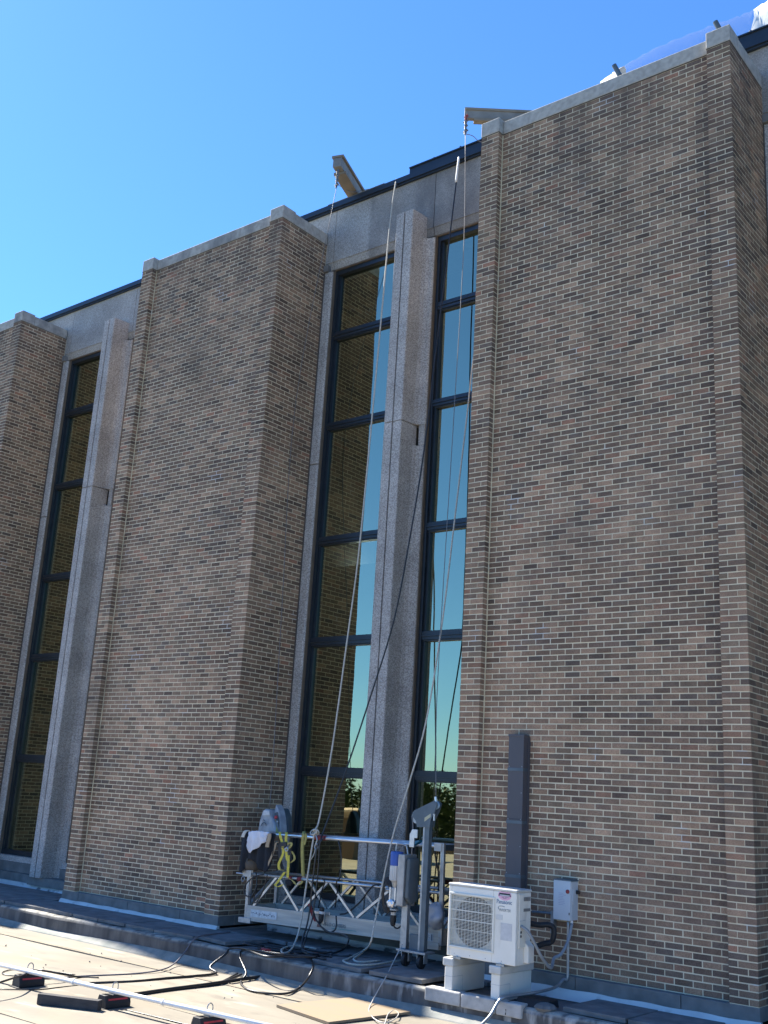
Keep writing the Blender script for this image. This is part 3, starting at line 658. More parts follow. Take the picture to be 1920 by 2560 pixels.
# backing plate with a round fan opening
cx, cz, rr = gx0+.29, (gz0+gz1)/2, .262
pl_ = MB(); NN = 64
for q in range(NN):
    t = 2*math.pi*q/NN; c, s_ = math.cos(t), math.sin(t)
    k_ = min((gx1-cx)/c if c > 1e-6 else ((gx0-cx)/c if c < -1e-6 else 9), (gz1-cz)/s_ if s_ > 1e-6 else ((gz0-cz)/s_ if s_ < -1e-6 else 9))
    ri = min(rr, k_*.985)
    pl_.v += [(cx+ri*c, ay0+.030, cz+ri*s_), (cx+k_*c, ay0+.030, cz+k_*s_), (cx+ri*c, ay0+.054, cz+ri*s_)]
for q in range(NN):
    a = 3*q; b = 3*((q+1) % NN); pl_.f += [(a, b, b+1, a+1), (a, a+2, b+2, b)]
obj('fan_surround', pl_, M_LID, ac)
obj('fan_cavity', MB().lathe((cx, ay0+.0545, cz), [(.2615,0),(.2615,.0003)], 48, (0,-1,0)), M_DARK, ac)
fan = MB(); fan.lathe((cx, ay0+.053, cz), [(.05,0),(.05,.012),(.02,.018)], 20, (0,-1,0))
for q in range(3):
    for j in range(6):
        t = q*2.094 + j*.22; t2 = t + .22
        fan.add([(cx+.05*math.cos(t),ay0+.050,cz+.05*math.sin(t)),(cx+.235*math.cos(t),ay0+.050-.002*j,cz+.235*math.sin(t)),(cx+.235*math.cos(t2),ay0+.048-.002*j,cz+.235*math.sin(t2)),(cx+.05*math.cos(t2),ay0+.050,cz+.05*math.sin(t2))],[(0,1,2,3)])
obj('fan', fan, mat('grey fan blade', (.03,.032,.034), .5), ac)
sl = MB(); ns = 37
for q in range(ns):
    z = gz0 + (gz1-gz0)*(q+.5)/ns; sl.box((gx0,ay0-.001,z-.0019),(gx1,ay0+.003,z+.0019))
for q in range(13):
    xq = gx0 + (gx1-gx0)*(q+.5)/13; sl.box((xq-.0016,ay0+.0032,gz0),(xq+.0016,ay0+.007,gz1))
for q in range(5):
    z = gz0 + (gz1-gz0)*(q+.8)/5.4; sl.box((gx0,ay0-.002,z-.003),(gx1,ay0+.0035,z+.003))
obj('grille', sl, M_CREAM, grl)
st = MB(); st.v = [(1.381+.083*math.cos(2*math.pi*q/40), ay0-.001, .838+.051*math.sin(2*math.pi*q/40)) for q in range(40)]; st.f = [tuple(range(40))[::-1]]
stk = obj('sticker', st, M_PINK, ac)
b_ = MB(); b_.add([(1.302,ay0-.0018,.830),(1.460,ay0-.0018,.830),(1.446,ay0-.0018,.860),(1.316,ay0-.0018,.860)], [(0,1,2,3)]); obj('band', b_, M_INK, stk)
b_ = MB(); b_.add([(1.318,ay0-.0024,.833),(1.444,ay0-.0024,.833),(1.444,ay0-.0024,.843),(1.318,ay0-.0024,.843)], [(0,1,2,3)]); obj('band', b_, M_LABEL, stk)
lines = MB()
for q, (a, b, z) in enumerate(((1.335,1.425,.872),(1.345,1.375,.816),(1.385,1.430,.816),(1.360,1.405,.805))): lines.box((a,ay0-.002,z),(b,ay0-.0012,z+.005))
obj('print', lines, M_GREYINK, stk)
text('lettering', 'Panasonic', .061, (1.281,ay0-.0012,.752), RX, M_LOGOBL, ac, xs=.80, depth=.0012)
text('lettering', 'INVERTER', .040, (1.318,ay0-.0012,.676), RX, M_GREYINK, ac, xs=.78, shear=.25)
sw = MB(); sw.tube(spline([(1.318,ay0-.001,.690),(1.305,ay0-.001,.705),(1.312,ay0-.001,.722),(1.345,ay0-.001,.728),(1.385,ay0-.001,.724)],4), .0032, 5); obj('swoosh', sw, M_GREYINK, ac)
obj('label', MB().box((1.281,ay0-.0016,.590),(1.362,ay0-.0002,.640)), M_LID, ac)
obj('label', MB().box((1.341,ay0-.0018,.392),(1.480,ay0-.0002,.562)), mat('grey printed plate', (.55,.54,.53), .6, col2=(.49,.485,.475), scale=30), ac)
sd = MB(); sd.box((ax1-.002,ay0+.10,.79),(ax1+.004,ay1-.02,.83)); obj('vent', sd, M_GALV, ac)
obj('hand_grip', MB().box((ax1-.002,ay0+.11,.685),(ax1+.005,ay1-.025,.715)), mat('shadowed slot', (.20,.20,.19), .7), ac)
obj('service_panel', MB().box((ax1,ay0+.045,.52),(ax1+.012,ay0+.13,.86)), M_WHITE, ac, bevel=.004)
obj('service_panel', MB().box((ax1,ay0+.045,.33),(ax1+.018,ay0+.17,.60)), M_CREAM, ac, bevel=.006)
obj('pipe_cover', MB().prism([(ax1,ay0+.16,.175),(ax1+.055,ay0+.17,.175),(ax1+.055,ay0+.17,.34),(ax1,ay0+.16,.395)], (0,.125,0)), M_WHITE, ac, bevel=.01)
for z in (.445,.485): obj('port', MB().lathe((ax1+.0182,ay0+.075,z), [(.014,0),(.014,.002)], 14, (1,0,0)), M_DARK, ac)
ft = MB()
for xx in (.80,1.35): ft.box((xx-.05,ay0-.012,.135),(xx+.05,ay1+.02,.1545)).lathe((xx,ay0+.004,.1545),[(.014,0),(.012,.012)],8)
obj('foot_rail', ft, M_GALV, ac)
def support(x0, x1, label):
    t = thing('equipment_support', label, 'support block', ((x0+x1)/2,-.8,KZ+.03), 'support blocks under the air conditioner')
    obj('block', MB().box((x0+.018,-1.005,-.222),(x1-.018,-.36,.05)), M_WHITE, t, bevel=.01)
    obj('strap_line', MB().box((x0+.0165,-1.0065,-.055),(x1-.0165,-.80,-.050)).box((x1-.018,-.805,-.225),(x1-.0165,-.80,-.055)), M_LID, t)
    obj('cap', MB().box((x0,-1.025,.0505),(x1,-.34,.134)), M_LID, t, bevel=.012)
    return t
s1_ = support(.628,.765,'white support block with grey cap under the fan side of the air conditioner')
s2_ = support(1.222,1.368,'white support block with grey cap under the lettered side of the air conditioner')
for t_ in (ac, s1_, s2_): t_.location += Vector((-.066, .09, -.009))
db_ = thing('disconnect_box', 'light grey electrical disconnect box with a round red knob on the brick wall', 'electrical box', (1.53,.10,.57))
bx0, bx1, bz0, bz1, bf = 1.421, 1.640, .570, .978, -.06
obj('box', MB().box((bx0+.004,bf+.012,bz0),(bx1,.1,bz1)), M_BOXGREY, db_, bevel=.004)
obj('door', MB().box((bx0,bf-.004,bz0-.004),(bx1-.006,bf+.0115,bz1+.002)), M_BOXGREY, db_, bevel=.004)
obj('hood', MB().box((bx0-.003,bf-.006,bz1+.0025),(bx1+.004,.1,bz1+.012)), M_STEEL, db_)
obj('knob', MB().lathe((bx1-.040,bf-.004,.870), [(.022,0),(.022,.008),(.016,.014)], 18, (0,-1,0)), M_RED, db_)
obj('switch_plate', MB().prism([(bx1+.001,bf+.015,.775),(bx1+.001,bf+.03,.90),(bx1+.001,bf+.06,.89),(bx1+.001,bf+.10,.84),(bx1+.001,bf+.07,.79),(bx1+.001,bf+.035,.735)], (.012,0,0)), M_BOXGREY, db_, bevel=.003)
obj('lever', MB().box((bx1+.002,bf+.105,.845),(bx1+.035,bf+.135,.885)), M_BLACK, db_)
pr = MB()
for q in range(8): pr.box((bx0+.065,bf-.0052,.845-.017*q),(bx0+.065+random.uniform(.05,.095),bf-.0042,.849-.017*q))
obj('print', pr, mat('faint violet print', (.33,.34,.45), .7), db_)
obj('latch', MB().box((bx1-.022,bf-.010,.628),(bx1-.014,bf-.004,.652)), M_DARK, db_)
obj('connector', MB().lathe((bx1-.012,-.02,bz0-.03), [(.014,0),(.018,.012),(.014,.03)], 10), M_PIPEW, db_)
ct = MB(); ct.tube(spline([(1.588,-.022,.57),(1.590,-.024,.25),(1.590,-.028,-.02),(1.561, -0.060, -0.034),(1.546, -0.180, -0.098),(1.528, -0.420, -0.122),(1.427, -0.700, -0.150),(1.361, -0.930, -0.161),(1.333, -1.000, -0.196),(1.313, -1.120, -0.319),(1.295, -1.250, -0.397)],6), .0155, 10)
setp(obj('metal_conduit', ct, M_GALV, smooth=True), 'long bent metal conduit running from the disconnect box over the kerb to the roof', 'conduit')
fc = MB(); fc.tube(spline([(1.482,-.84,.536),(1.55,-.81,.49),(1.60,-.74,.36),(1.62,-.62,.22),(1.63,-.46,.12),(1.574, -0.300, 0.196),(1.605, -0.200, 0.237),(1.624, -0.080, 0.373),(1.634,-.02,.54)],7), .017, 10)
setp(obj('flexible_conduit', fc, M_PVCG, smooth=True), 'drooping grey flexible conduit from the air conditioner side up to the disconnect box', 'conduit')
dc = thing('line_cover', 'tall dark grey brown sheet metal duct standing up the brick wall behind the air conditioner', 'duct', (.86,.03,.6))
obj('cover', MB().box((.757,-.02,.62),(.966,.1,2.56)), M_DUCT, dc, bevel=.004)
obj('end_cap', MB().box((.751,-.026,2.545),(.972,.1,2.575)), M_DUCT, dc, bevel=.004)
for zz in (.95,1.55,2.15):
    obj('strap', MB().box((.752,-.0245,zz),(.971,-.0205,zz+.035)).box((.9665,-.0245,zz),(.9705,.1,zz+.035)), M_STEEL, dc)
sq = MB()
for zz in np.arange(.7,2.5,.3): sq.lathe((.775,-.0205,zz),[(.006,0),(.005,.003)],8,(0,-1,0)).lathe((.948,-.0205,zz),[(.006,0),(.005,.003)],8,(0,-1,0))
obj('screw', sq, M_GALV, dc)
obj('seam', MB().box((.757,-.0215,1.60),(.966,-.0202,1.606)), M_INK, dc)
obj('side_flange', MB().box((.9665,.075,.62),(.985,.101,2.55)), M_DUCT, dc)
ip = thing('insulated_pipe', 'black insulated refrigerant pipe loop with a steel bracket between the air conditioner and the wall', 'pipe', (1.35,-.2,.4))
obj('pipe', MB().tube(spline([(1.28,-.53,.55),(1.369, -0.300, 0.511),(1.458, -0.220, 0.517),(1.496, -0.180, 0.479),(1.493, -0.180, 0.384),(1.459, -0.180, 0.335),(1.420, -0.250, 0.322),(1.384, -0.400, 0.291),(1.33,-.51,.27)],6), .030, 10), M_BLACK, ip, smooth=True)
obj('bracket', MB().box((1.335,.03,.40),(1.375,.101,.64)), M_GALV, ip)
obj('wall_pipe', MB().tube([(1.077, 0.060, 0.601),(1.357, 0.060, 0.610)], .014, 8), M_STEEL, ip)

# ------------------------------------------------------------------ roof deck clutter
pw = MB(); pw.tube([(-9.5,-3.955,DZ+.17),(-1.372,-3.518,DZ+.17),(2.6,-3.251,DZ+.17)], .024, 12)
whp = thing('white_pipe', 'long white pipe running over the roof on black rubber blocks', 'pipe', (-3.4,-3.28,DZ)); obj('pipe', pw, M_PIPEW, whp, smooth=True)
for xx in (-2.32, -.97, -3.72): obj('coupling', MB().tube([(xx-.012,-3.518+0.0594*(xx+1.372),DZ+.17),(xx+.012,-3.518+0.0594*(xx+1.372),DZ+.17)], .030, 12), M_PIPEW, whp)
def rubber_block(x, y, rz, label):
    t = thing('pipe_support', label, 'rubber block', (x,y,DZ), 'black rubber pipe blocks')
    m = Matrix.Rotation(rz, 3, 'Z'); 
    def P_(a, b, c): v = m @ Vector((a,b,0)); return (x+v.x, y+v.y, DZ+c)
    L, a0, a1, h = .15, .085, .055, .125
    pol = lambda s: [P_(-a0,s,.006),P_(a0,s,.006),P_(a0,s,.05),P_(a1,s,h),P_(-a1,s,h),P_(-a0,s,.05)]
    obj('block', MB().prism(pol(-L), m @ Vector((0,2*L,0))), M_BLACK, t, bevel=.004)
    obj('base_pad', MB().hexa([P_(-.10,-L-.03,-.012),P_(.10,-L-.03,-.012),P_(.10,L+.03,-.012),P_(-.10,L+.03,-.012),P_(-.10,-L-.03,.0055),P_(.10,-L-.03,.0055),P_(.10,L+.03,.0055),P_(-.10,L+.03,.0055)]), M_BLACK, t)
    k0, k1 = a0-.0155, a0-.0105
    obj('stripe', MB().hexa([P_(a0-.012+.001,-L*.75,.078),P_(a0-.010+.001,-L*.75,.078),P_(a0-.010+.001,L*.75,.078),P_(a0-.012+.001,L*.75,.078),P_(a0-.018+.001,-L*.75,.093),P_(a0-.0155+.001,-L*.75,.093),P_(a0-.0155+.001,L*.75,.093),P_(a0-.018+.001,L*.75,.093)]), M_REDS, t)
    obj('channel', MB().box((x-.05,y-.03,DZ+h+.0005),(x+.05,y+.03,DZ+h+.028)), M_GALV, t)
    obj('clamp', MB().tube(spline([P_(0,-.03,h+.02),P_(0,-.032,h+.085),P_(0,0,h+.112),P_(0,.032,h+.085),P_(0,.03,h+.02)],4), .006, 6), M_GALV, t)
rubber_block(-3.19,-3.523,-.12,'black rubber pipe block with red stripe at the left edge, cables lying over it')
rubber_block(-1.777,-3.453,-.08,'black rubber pipe block with red stripe at the end of the dark timber')
rubber_block(-0.419,-3.383,-.10,'black rubber pipe block cut off by the bottom edge of the view')
rb2 = thing('pipe_support', 'black rubber block with red stripe lying on the walkway under the metal conduit', 'rubber block', (1.62,-.62,-.28), 'black rubber pipe blocks')
obj('block', MB().prism([(1.42,-.86,-.235),(1.42,-.54,-.235),(1.42,-.57,-.158),(1.42,-.77,-.158)], (.36,0,0)), M_BLACK, rb2, bevel=.006)
obj('stripe', MB().hexa([(1.48,-.798,-.200),(1.70,-.798,-.200),(1.70,-.792,-.200),(1.48,-.792,-.200),(1.48,-.790,-.181),(1.70,-.790,-.181),(1.70,-.782,-.181),(1.48,-.782,-.181)]), M_REDS, rb2)
ob = MB(); ob.beam((-2.315,-3.979,DZ+.052),(-1.688,-3.693,DZ+.05),.09,.10); setp(obj('dark_timber', ob, mat('dark weathered timber', (.06,.056,.055), .85, col2=(.038,.036,.037), scale=6, stretch=(1,1,5), bump=.3), bevel=.006), 'dark weathered timber lying on the roof against a rubber block', 'timber')
py_ = MB(); py_.hexa([(-.80,-2.05,DZ+.004),(.12,-2.25,DZ+.004),(.30,-1.12,DZ+.012),(-.60,-1.08,DZ+.012),(-.80,-2.05,DZ+.03),(.12,-2.25,DZ+.03),(.30,-1.12,DZ+.036),(-.60,-1.08,DZ+.036)])
setp(obj('plywood_sheet', py_, M_PLY), 'orange brown plywood sheet lying on the roof below the kerb', 'board')
hs = MB(); hs.tube(spline([(-2.049, -3.093, -0.453),(-2.084, -2.465, -0.453),(-2.084, -1.864, -0.453),(-2.116, -1.319, -0.453),(-2.121, -0.905, -0.453)],6), .021, 8)
for q in (-.035,.035): hs.tube(spline([(-2.051, -2.993, -0.463),(-2.098, -2.334, -0.463),(-2.116, -1.707, -0.463),(-2.40+q,-1.05,-.45)],6), .012, 6)
setp(obj('hose_bundle', hs, M_CABLE, smooth=True), 'thick dark bundle of hoses stretched flat across the roof towards the kerb', 'hose')
def cable(name, label, pts, r, mtl, cat='cable', k=7, n=7, group=None):
    m = MB(); m.tube(spline(pts, k), r, n); return setp(obj(name, m, mtl, smooth=True), label, cat, group)
cable('power_cable', 'thick black cable falling from the kerb and running away left under the white pipe', [(-1.430, -0.750, -0.149),(-1.639, -0.879, -0.149),(-1.845, -1.001, -0.149),(-2.70,-.88,-.198),(-2.76,-.98,-.28),(-2.83,-1.15,-.42),(-2.619, -1.241, -0.458),(-2.634, -1.587, -0.463),(-2.686, -1.938, -0.463),(-2.729, -2.411, -0.463),(-2.885, -2.907, -0.463),(-2.879, -3.037, -0.463)], .0145, M_CABLE)
cable('power_cable', 'black cable hanging over the kerb in one wide loop onto the roof', [(-1.412, -0.696, -0.164),(-1.695, -0.960, -0.164),(-1.828, -1.203, -0.164),(-2.52,-.88,-.20),(-2.48,-.99,-.27),(-2.162, -1.180, -0.395),(-2.093, -1.319, -0.463),(-1.865, -1.521, -0.465),(-1.597, -1.654, -0.465),(-1.336, -1.601, -0.465),(-1.240, -1.405, -0.465),(-1.375, -1.058, -0.453),(-1.205, -1.120, -0.323),(-1.260, -0.980, -0.225),(-1.437, -0.809, -0.195),(-1.706, -0.589, -0.169),(-2.155, -0.323, -0.179)], .0135, M_CABLE)
cable('grey_cable', 'thin pale cable dropping off the kerb by the middle bay and trailing left', [(-3.622, -0.088, -0.164),(-3.583, -0.459, -0.164),(-3.464, -0.818, -0.164),(-3.473, -0.920, -0.228),(-3.498, -0.980, -0.335),(-3.373, -1.250, -0.439),(-3.132, -1.668, -0.453),(-3.151, -2.072, -0.468),(-3.322, -2.678, -0.468),(-3.405, -3.120, -0.468),(-3.584, -3.317, -0.468)], .009, mat('grey violet cable', (.16,.15,.17), .5))
cable('thin_cable', 'thin dark cable draped over the leftmost rubber block and the white pipe', [(-2.767, -4.298, -0.353),(-2.922, -3.874, -0.323),(-3.326, -3.360, -0.361),(-3.275, -3.280, -0.356),(-3.206, -3.054, -0.403),(-3.284, -2.768, -0.468),(-3.146, -2.605, -0.471)], .011, M_CABLE)
cable('thin_cable', 'thin dark cable lying under the timber and trailing towards the bottom of the view', [(-3.149, -3.898, -0.473),(-2.932, -3.596, -0.473),(-2.907, -3.201, -0.473),(-2.876, -2.874, -0.473)], .006, M_CABLE)
cable('thin_cable', 'thin straight dark cable leaving the timber block towards the bottom edge', [(-1.573, -3.466, -0.473),(-1.180, -3.438, -0.473),(-0.723, -3.420, -0.473),(-0.394, -3.407, -0.473)], .007, M_CABLE)
cable('thin_cable', 'fine dark coil of cable curled at the far left of the roof', [(-3.494, -3.058, -0.473),(-3.674, -3.257, -0.473),(-3.864, -3.370, -0.473),(-4.020, -3.319, -0.473),(-4.115, -3.157, -0.473),(-4.058, -2.950, -0.473),(-3.735, -2.782, -0.473),(-3.473, -2.714, -0.473)], .006, M_CABLE)
cable('white_wire', 'thin white wire sagging from the caster over the kerb and curling on the plywood', [(-0.474, -0.300, 0.086),(-0.472, -0.450, -0.089),(-0.262, -0.850, -0.192),(-0.234, -0.960, -0.254),(-0.226, -1.100, -0.392),(-0.012, -1.448, -0.448),(0.277, -1.718, -0.450),(0.475, -1.800, -0.450),(0.438, -1.587, -0.450),(0.287, -1.316, -0.450),(0.146, -1.212, -0.448),(0.258, -1.459, -0.443),(0.477, -1.783, -0.448),(0.676, -2.085, -0.450)], .006, mat('off white wire', (.45,.43,.40), .6), 'wire')
ogp = (1.063, -0.756, -0.453)
og = thing('orange_rag', 'crumpled orange rag under the conduit at the bottom edge', 'rag', ogp)
om = MB()
for q in range(7): a = q*.9; om.add([(ogp[0],ogp[1],ogp[2]-.02),(ogp[0]+.09*math.cos(a),ogp[1]+.09*math.sin(a),ogp[2]+.03+.02*math.sin(q*2.1)),(ogp[0]+.05*math.cos(a+.6),ogp[1]+.05*math.sin(a+.6),ogp[2]+.085),(ogp[0]+.02,ogp[1],ogp[2]+.05)],[(0,1,2,3)])
obj('cloth', om, M_ORANGE, og, solid=.004)
cl = MB(); cl.tube(spline([(1.40,-.78,-.198),(1.40,-.91,-.205),(1.40,-.95,-.225),(1.395,-.955,-.32)],4), .012, 6); setp(obj('black_strap', cl, M_BLACK), 'short black strap hooked over the kerb right of the edging blocks', 'strap')
stn = MB(); stn.lathe((1.78,-.82,-.235),[(.10,0),(.12,.03),(.09,.06),(.04,.075)],9); setp(obj('stone', stn, M_PAVER), 'grey stone lying on the kerb beside the black strap', 'stone')

# ------------------------------------------------------------------ suspended platform in the gap
PL = Vector((-3.41,-.02,.01)); PR = Vector((-.27,.17,.06)); PLEN = (PR-PL).length
PU = (PR-PL).normalized(); PV = Vector((-PU.y,PU.x,0)).normalized(); PN = PU.cross(PV).normalized()
def Q(a, b, c): return PL + PU*a + PV*b + PN*c
PROT = Matrix((PU, PN, -PV)).transposed()
sp = thing('suspended_platform', 'aluminium suspended work platform with truss railings parked on the walkway between two brick bays', 'work platform', tuple(Q(PLEN/2,.3,0)))
def qbox(m, a0, a1, b0, b1, c0, c1): m.hexa([Q(a0,b0,c0),Q(a1,b0,c0),Q(a1,b1,c0),Q(a0,b1,c0),Q(a0,b0,c1),Q(a1,b0,c1),Q(a1,b1,c1),Q(a0,b1,c1)]); return m
for b in (0, .60):
    m = MB(); qbox(m, 0, PLEN, b, b+.035, 0, .195); qbox(m, 0, PLEN, b-.006, b-.0005, .175, .198); qbox(m, 0, PLEN, b-.006, b-.0005, 0, .022); qbox(m, 0, PLEN, b-.004, b-.0005, .085, .097)
    obj('toe_board', m, M_TOE, sp)
    o = obj('mid_rail', MB().tube([Q(0,b+.02,.605),Q(PLEN,b+.02,.605)], .021, 10), M_ALU, sp, smooth=True)
    o = obj('top_rail', MB().tube([Q(.02,b+.02,1.15),Q(PLEN-.02,b+.02,1.15)], .024, 10), M_ALUW if b == 0 else M_ALU, sp, smooth=True)
    ks = [.10,.52,.93,1.40,1.86,2.42,2.86]
    for q in range(6):
        c0, c1 = (.20,.595) if q % 2 == 0 else (.595,.20)
        obj('brace', MB().beam(Q(ks[q]+.02,b+.02,c0), Q(ks[q+1]-.02,b+.02,c1), .03, .032, tuple(PV)), M_ALU, sp)
obj('floor_deck', qbox(MB(), .01, PLEN-.01, .036, .599, .02, .045), M_GALV, sp)
for q in range(14): obj('floor_slat', qbox(MB(), .03+q*.22, .03+q*.22+.17, .04, .595, .0455, .055), M_STEEL, sp)
for a, mm in ((-.03,M_GALV), (PLEN-.02,M_ALU)):
    for b in (.0,.60):
        obj('end_post', qbox(MB(), a, a+.05, b-.002, b+.045, .0, .63 if a < 0 else 1.19), mm, sp, bevel=.004)
    obj('end_rail', qbox(MB(), a+.005, a+.045, .046, .599, .58, .625), M_GALV, sp)
    obj('end_rail', qbox(MB(), a+.005, a+.045, .046, .599, .0, .19), M_TOE, sp)
    obj('end_brace', MB().beam(Q(a+.025,.05,.2), Q(a+.025,.59,.58), .03, .03), M_ALU, sp)
obj('end_post', MB().tube([Q(.035,.02,.2),Q(.035,.02,1.15)], .021, 10), M_ALU, sp, smooth=True)
obj('end_rail', qbox(MB(), PLEN-.015, PLEN+.025, .046, .599, 1.10, 1.17), M_STEEL, sp)
obj('corner_bracket', qbox(MB(), -.10, .05, -.015, -.0025, .565, .655), M_GALV, sp, bevel=.003)
obj('corner_bracket', qbox(MB(), PLEN-.11, PLEN+.0, -.012, -.0035, 1.09, 1.19), M_ALU, sp, bevel=.003)
obj('foot_bracket', qbox(MB(), -.12, .10, -.018, .04, -.035, .035), M_GALV, sp, bevel=.004)
obj('foot_bracket', qbox(MB(), PLEN-.17, PLEN-.0, -.015, .04, -.05, .03), M_TOE, sp, bevel=.004)
obj('rail_stub', MB().tube([Q(-.25,.02,.60),Q(-.03,.02,.60)], .009, 8), M_ALU, sp)
obj('eye_ring', MB().tube(spline([Q(-.085,-.02,.57),Q(-.055,-.02,.54),Q(-.085,-.02,.50),Q(-.115,-.02,.54),Q(-.085,-.02,.57)],4), .006, 6), M_GALV, sp)
obj('label_plate', qbox(MB(), .09, .56, -.0075, -.0062, .055, .150), M_LABEL, sp)
obj('label_plate', qbox(MB(), 2.93, 3.06, -.0075, -.0062, .04, .13), M_LABEL, sp)
pr = MB()
for q in range(6): qbox(pr, 2.94+.0, 3.01+random.uniform(-.02,.01), -.0085, -.0076, .115-.013*q, .119-.013*q)
qbox(pr, 3.03, 3.05, -.0085, -.0076, .05, .12)
for q in range(16): a = .11+.027*q; qbox(pr, a, a+random.uniform(.008,.022), -.0085, -.0076, .085+random.uniform(-.012,.03), .090+random.uniform(-.0,.032))
obj('print', pr, M_GREYINK, sp)
text('lettering', 'HI-LO CLIMBERS', .062, Q(1.36,-.0068,.062), PROT, M_GREYINK, sp, xs=.82, depth=.0008)
obj('underline', qbox(MB(), 1.50, 1.90, -.0072, -.0061, .040, .047), M_TEALINK, sp)
lt = MB(); lt.hexa([Q(1.255,-.0075,.035),Q(1.325,-.0075,.035),Q(1.325,-.0065,.035),Q(1.255,-.0065,.035),Q(1.277,-.0075,.11),Q(1.303,-.0075,.11),Q(1.303,-.0065,.11),Q(1.277,-.0065,.11)]); lt.hexa([Q(1.280,-.0075,.112),Q(1.300,-.0075,.112),Q(1.300,-.0065,.112),Q(1.280,-.0065,.112),Q(1.288,-.0075,.165),Q(1.292,-.0075,.165),Q(1.292,-.0065,.165),Q(1.288,-.0065,.165)])
obj('tower_logo', lt, mat('red brown print', (.20,.10,.09), .7), sp)
obj('tee_clamp', qbox(qbox(MB(), 1.18, 1.47, -.02, .0, .19, .235), 1.34, 1.385, -.02, -.0085, .08, .19), M_ALU, sp, bevel=.006)
# hoist frame at the right end: square post, davit plates, caster foot
HX, HY = -.245, -.19
hf = thing('hoist_frame', 'tall grey steel hoist stirrup on twin casters at the right end of the platform', 'hoist frame', (HX,HY,-.18))
obj('post', MB().box((HX-.035,HY-.035,.025),(HX+.035,HY+.035,1.52)), M_STEEL, hf, bevel=.005)
obj('post_face', MB().box((HX-.062,HY-.03,.025),(HX-.036,HY+.01,1.46)), M_GALV, hf, bevel=.003)
obj('strut', MB().box((HX-.33,HY-.03,.025),(HX-.24,HY+.03,.52)), M_GALV, hf, bevel=.004)
obj('strut', MB().box((HX-.315,HY-.02,.5205),(HX-.265,HY+.02,.72)), M_GALV, hf, bevel=.003)
obj('lower_plate', MB().box((HX-.20,HY-.02,.025),(HX-.036,HY+.03,.20)), M_STEEL, hf, bevel=.004)
DP = [(-.225,1.555),(-.215,1.60),(-.19,1.625),(.105,1.755),(.150,1.72),(.115,1.62),(.06,1.53),(.05,1.44),(-.14,1.43),(-.16,1.50)]
for yy in (HY-.052, HY+.040): obj('davit_plate', MB().prism([(HX+a,yy,c) for a, c in DP], (0,.012,0)), M_STEEL, hf)
for yy in (HY-.03,HY+.012): obj('pulley', MB().lathe((HX-.17,yy,1.545), [(.075,0),(.062,.008),(.075,.018)], 24, (0,1,0)), M_GALV, hf, smooth=False)
obj('pulley', MB().lathe((HX+.09,HY-.02,1.70), [(.05,0),(.04,.018),(.05,.036)], 20, (0,1,0)), mat('pale blue nylon', (.30,.42,.50), .5), hf)
obj('wire_guide', MB().prism([(HX-.235,HY-.045,1.19),(HX-.165,HY-.045,1.19),(HX-.165,HY-.045,1.30),(HX-.12,HY-.045,1.30),(HX-.12,HY-.045,1.40),(HX-.20,HY-.045,1.40),(HX-.235,HY-.045,1.34)], (0,-.02,0)), M_ALU, hf, bevel=.003)
obj('pin', MB().tube([(HX+.12,HY-.06,1.60),(HX+.12,HY-.06,1.52)], .012, 8), M_ALU, hf)
obj('pin', MB().tube([(HX+.115,HY-.03,1.74),(HX+.105,HY-.03,1.80)], .016, 8), M_ALUW, hf)
obj('rating_label', MB().prism([(HX-.03,HY-.0535,1.50),(HX+.06,HY-.0535,1.56),(HX+.06,HY-.0535,1.60),(HX-.03,HY-.0535,1.545)], (0,.001,0)), mat('yellowed label', (.45,.42,.28), .6), hf)
obj('caster_plate', MB().box((HX-.33,HY-.10,.0),(HX+.10,HY+.10,.0245)), M_GALV, hf, bevel=.003)
for xx in (HX-.23, HX+.0):
    f = MB().box((xx-.055,HY-.05,-.105),(xx-.045,HY+.02,-.0005)).box((xx+.045,HY-.05,-.105),(xx+.055,HY+.02,-.0005))
    c = obj('caster', f, M_GALV, hf); obj('wheel', MB().lathe((xx-.028,HY-.03,-.09), [(.045,0),(.075,.006),(.075,.05),(.045,.056)], 20, (1,0,0)), M_BLACK, c, bevel=.003)
ho = thing('traction_hoist', 'blue capped traction hoist with silver motor hanging beside the steel stirrup', 'hoist', (HX-.34,HY,.6))
mx, my = HX-.445, HY-.02
obj('motor_cover', MB().lathe((mx,my,.955), [(.080,0),(.083,.02),(.083,.13),(.078,.165),(.02,.17)], 28), M_BLUE, ho, smooth=False, bevel=.004)
obj('motor', MB().lathe((mx,my,.775), [(.066,0),(.078,.012),(.078,.1795)], 28), mat('pale motor casing', (.62,.60,.56), .5), ho)
fin = MB()
for q in range(20): t = q*math.pi/10; fin.box((mx+.078*math.cos(t)-.0035,my+.078*math.sin(t)-.0035,.79),(mx+.078*math.cos(t)+.0035,my+.078*math.sin(t)+.0035,.95))
obj('cooling_fin', fin, mat('pale fin', (.56,.54,.50), .5), ho)
obj('gear_neck', MB().lathe((mx+.01,my,.70), [(.045,0),(.05,.02),(.066,.0745)], 24), M_GALV, ho)
obj('gearbox', MB().box((mx-.052,my-.05,.555),(mx+.075,my+.06,.6995)), M_GALV, ho, bevel=.008)
for xx in (-.045,.035): obj('tie_bar', MB().box((mx+xx,my-.062,.54),(mx+xx+.018,my-.0505,.705)), M_ALUW, ho)
fl = MB(); fl.lathe((mx,my-.06,.515), [(.045,0),(.052,.01),(.052,.03),(.03,.045)], 8, (0,-1,0)); fl.lathe((mx-.035,my-.075,.53), [(.018,0),(.018,.02)], 10, (0,-1,0)).lathe((mx+.04,my-.075,.53), [(.018,0),(.018,.02)], 10, (0,-1,0)); obj('end_flange', fl, M_ALUW, ho)
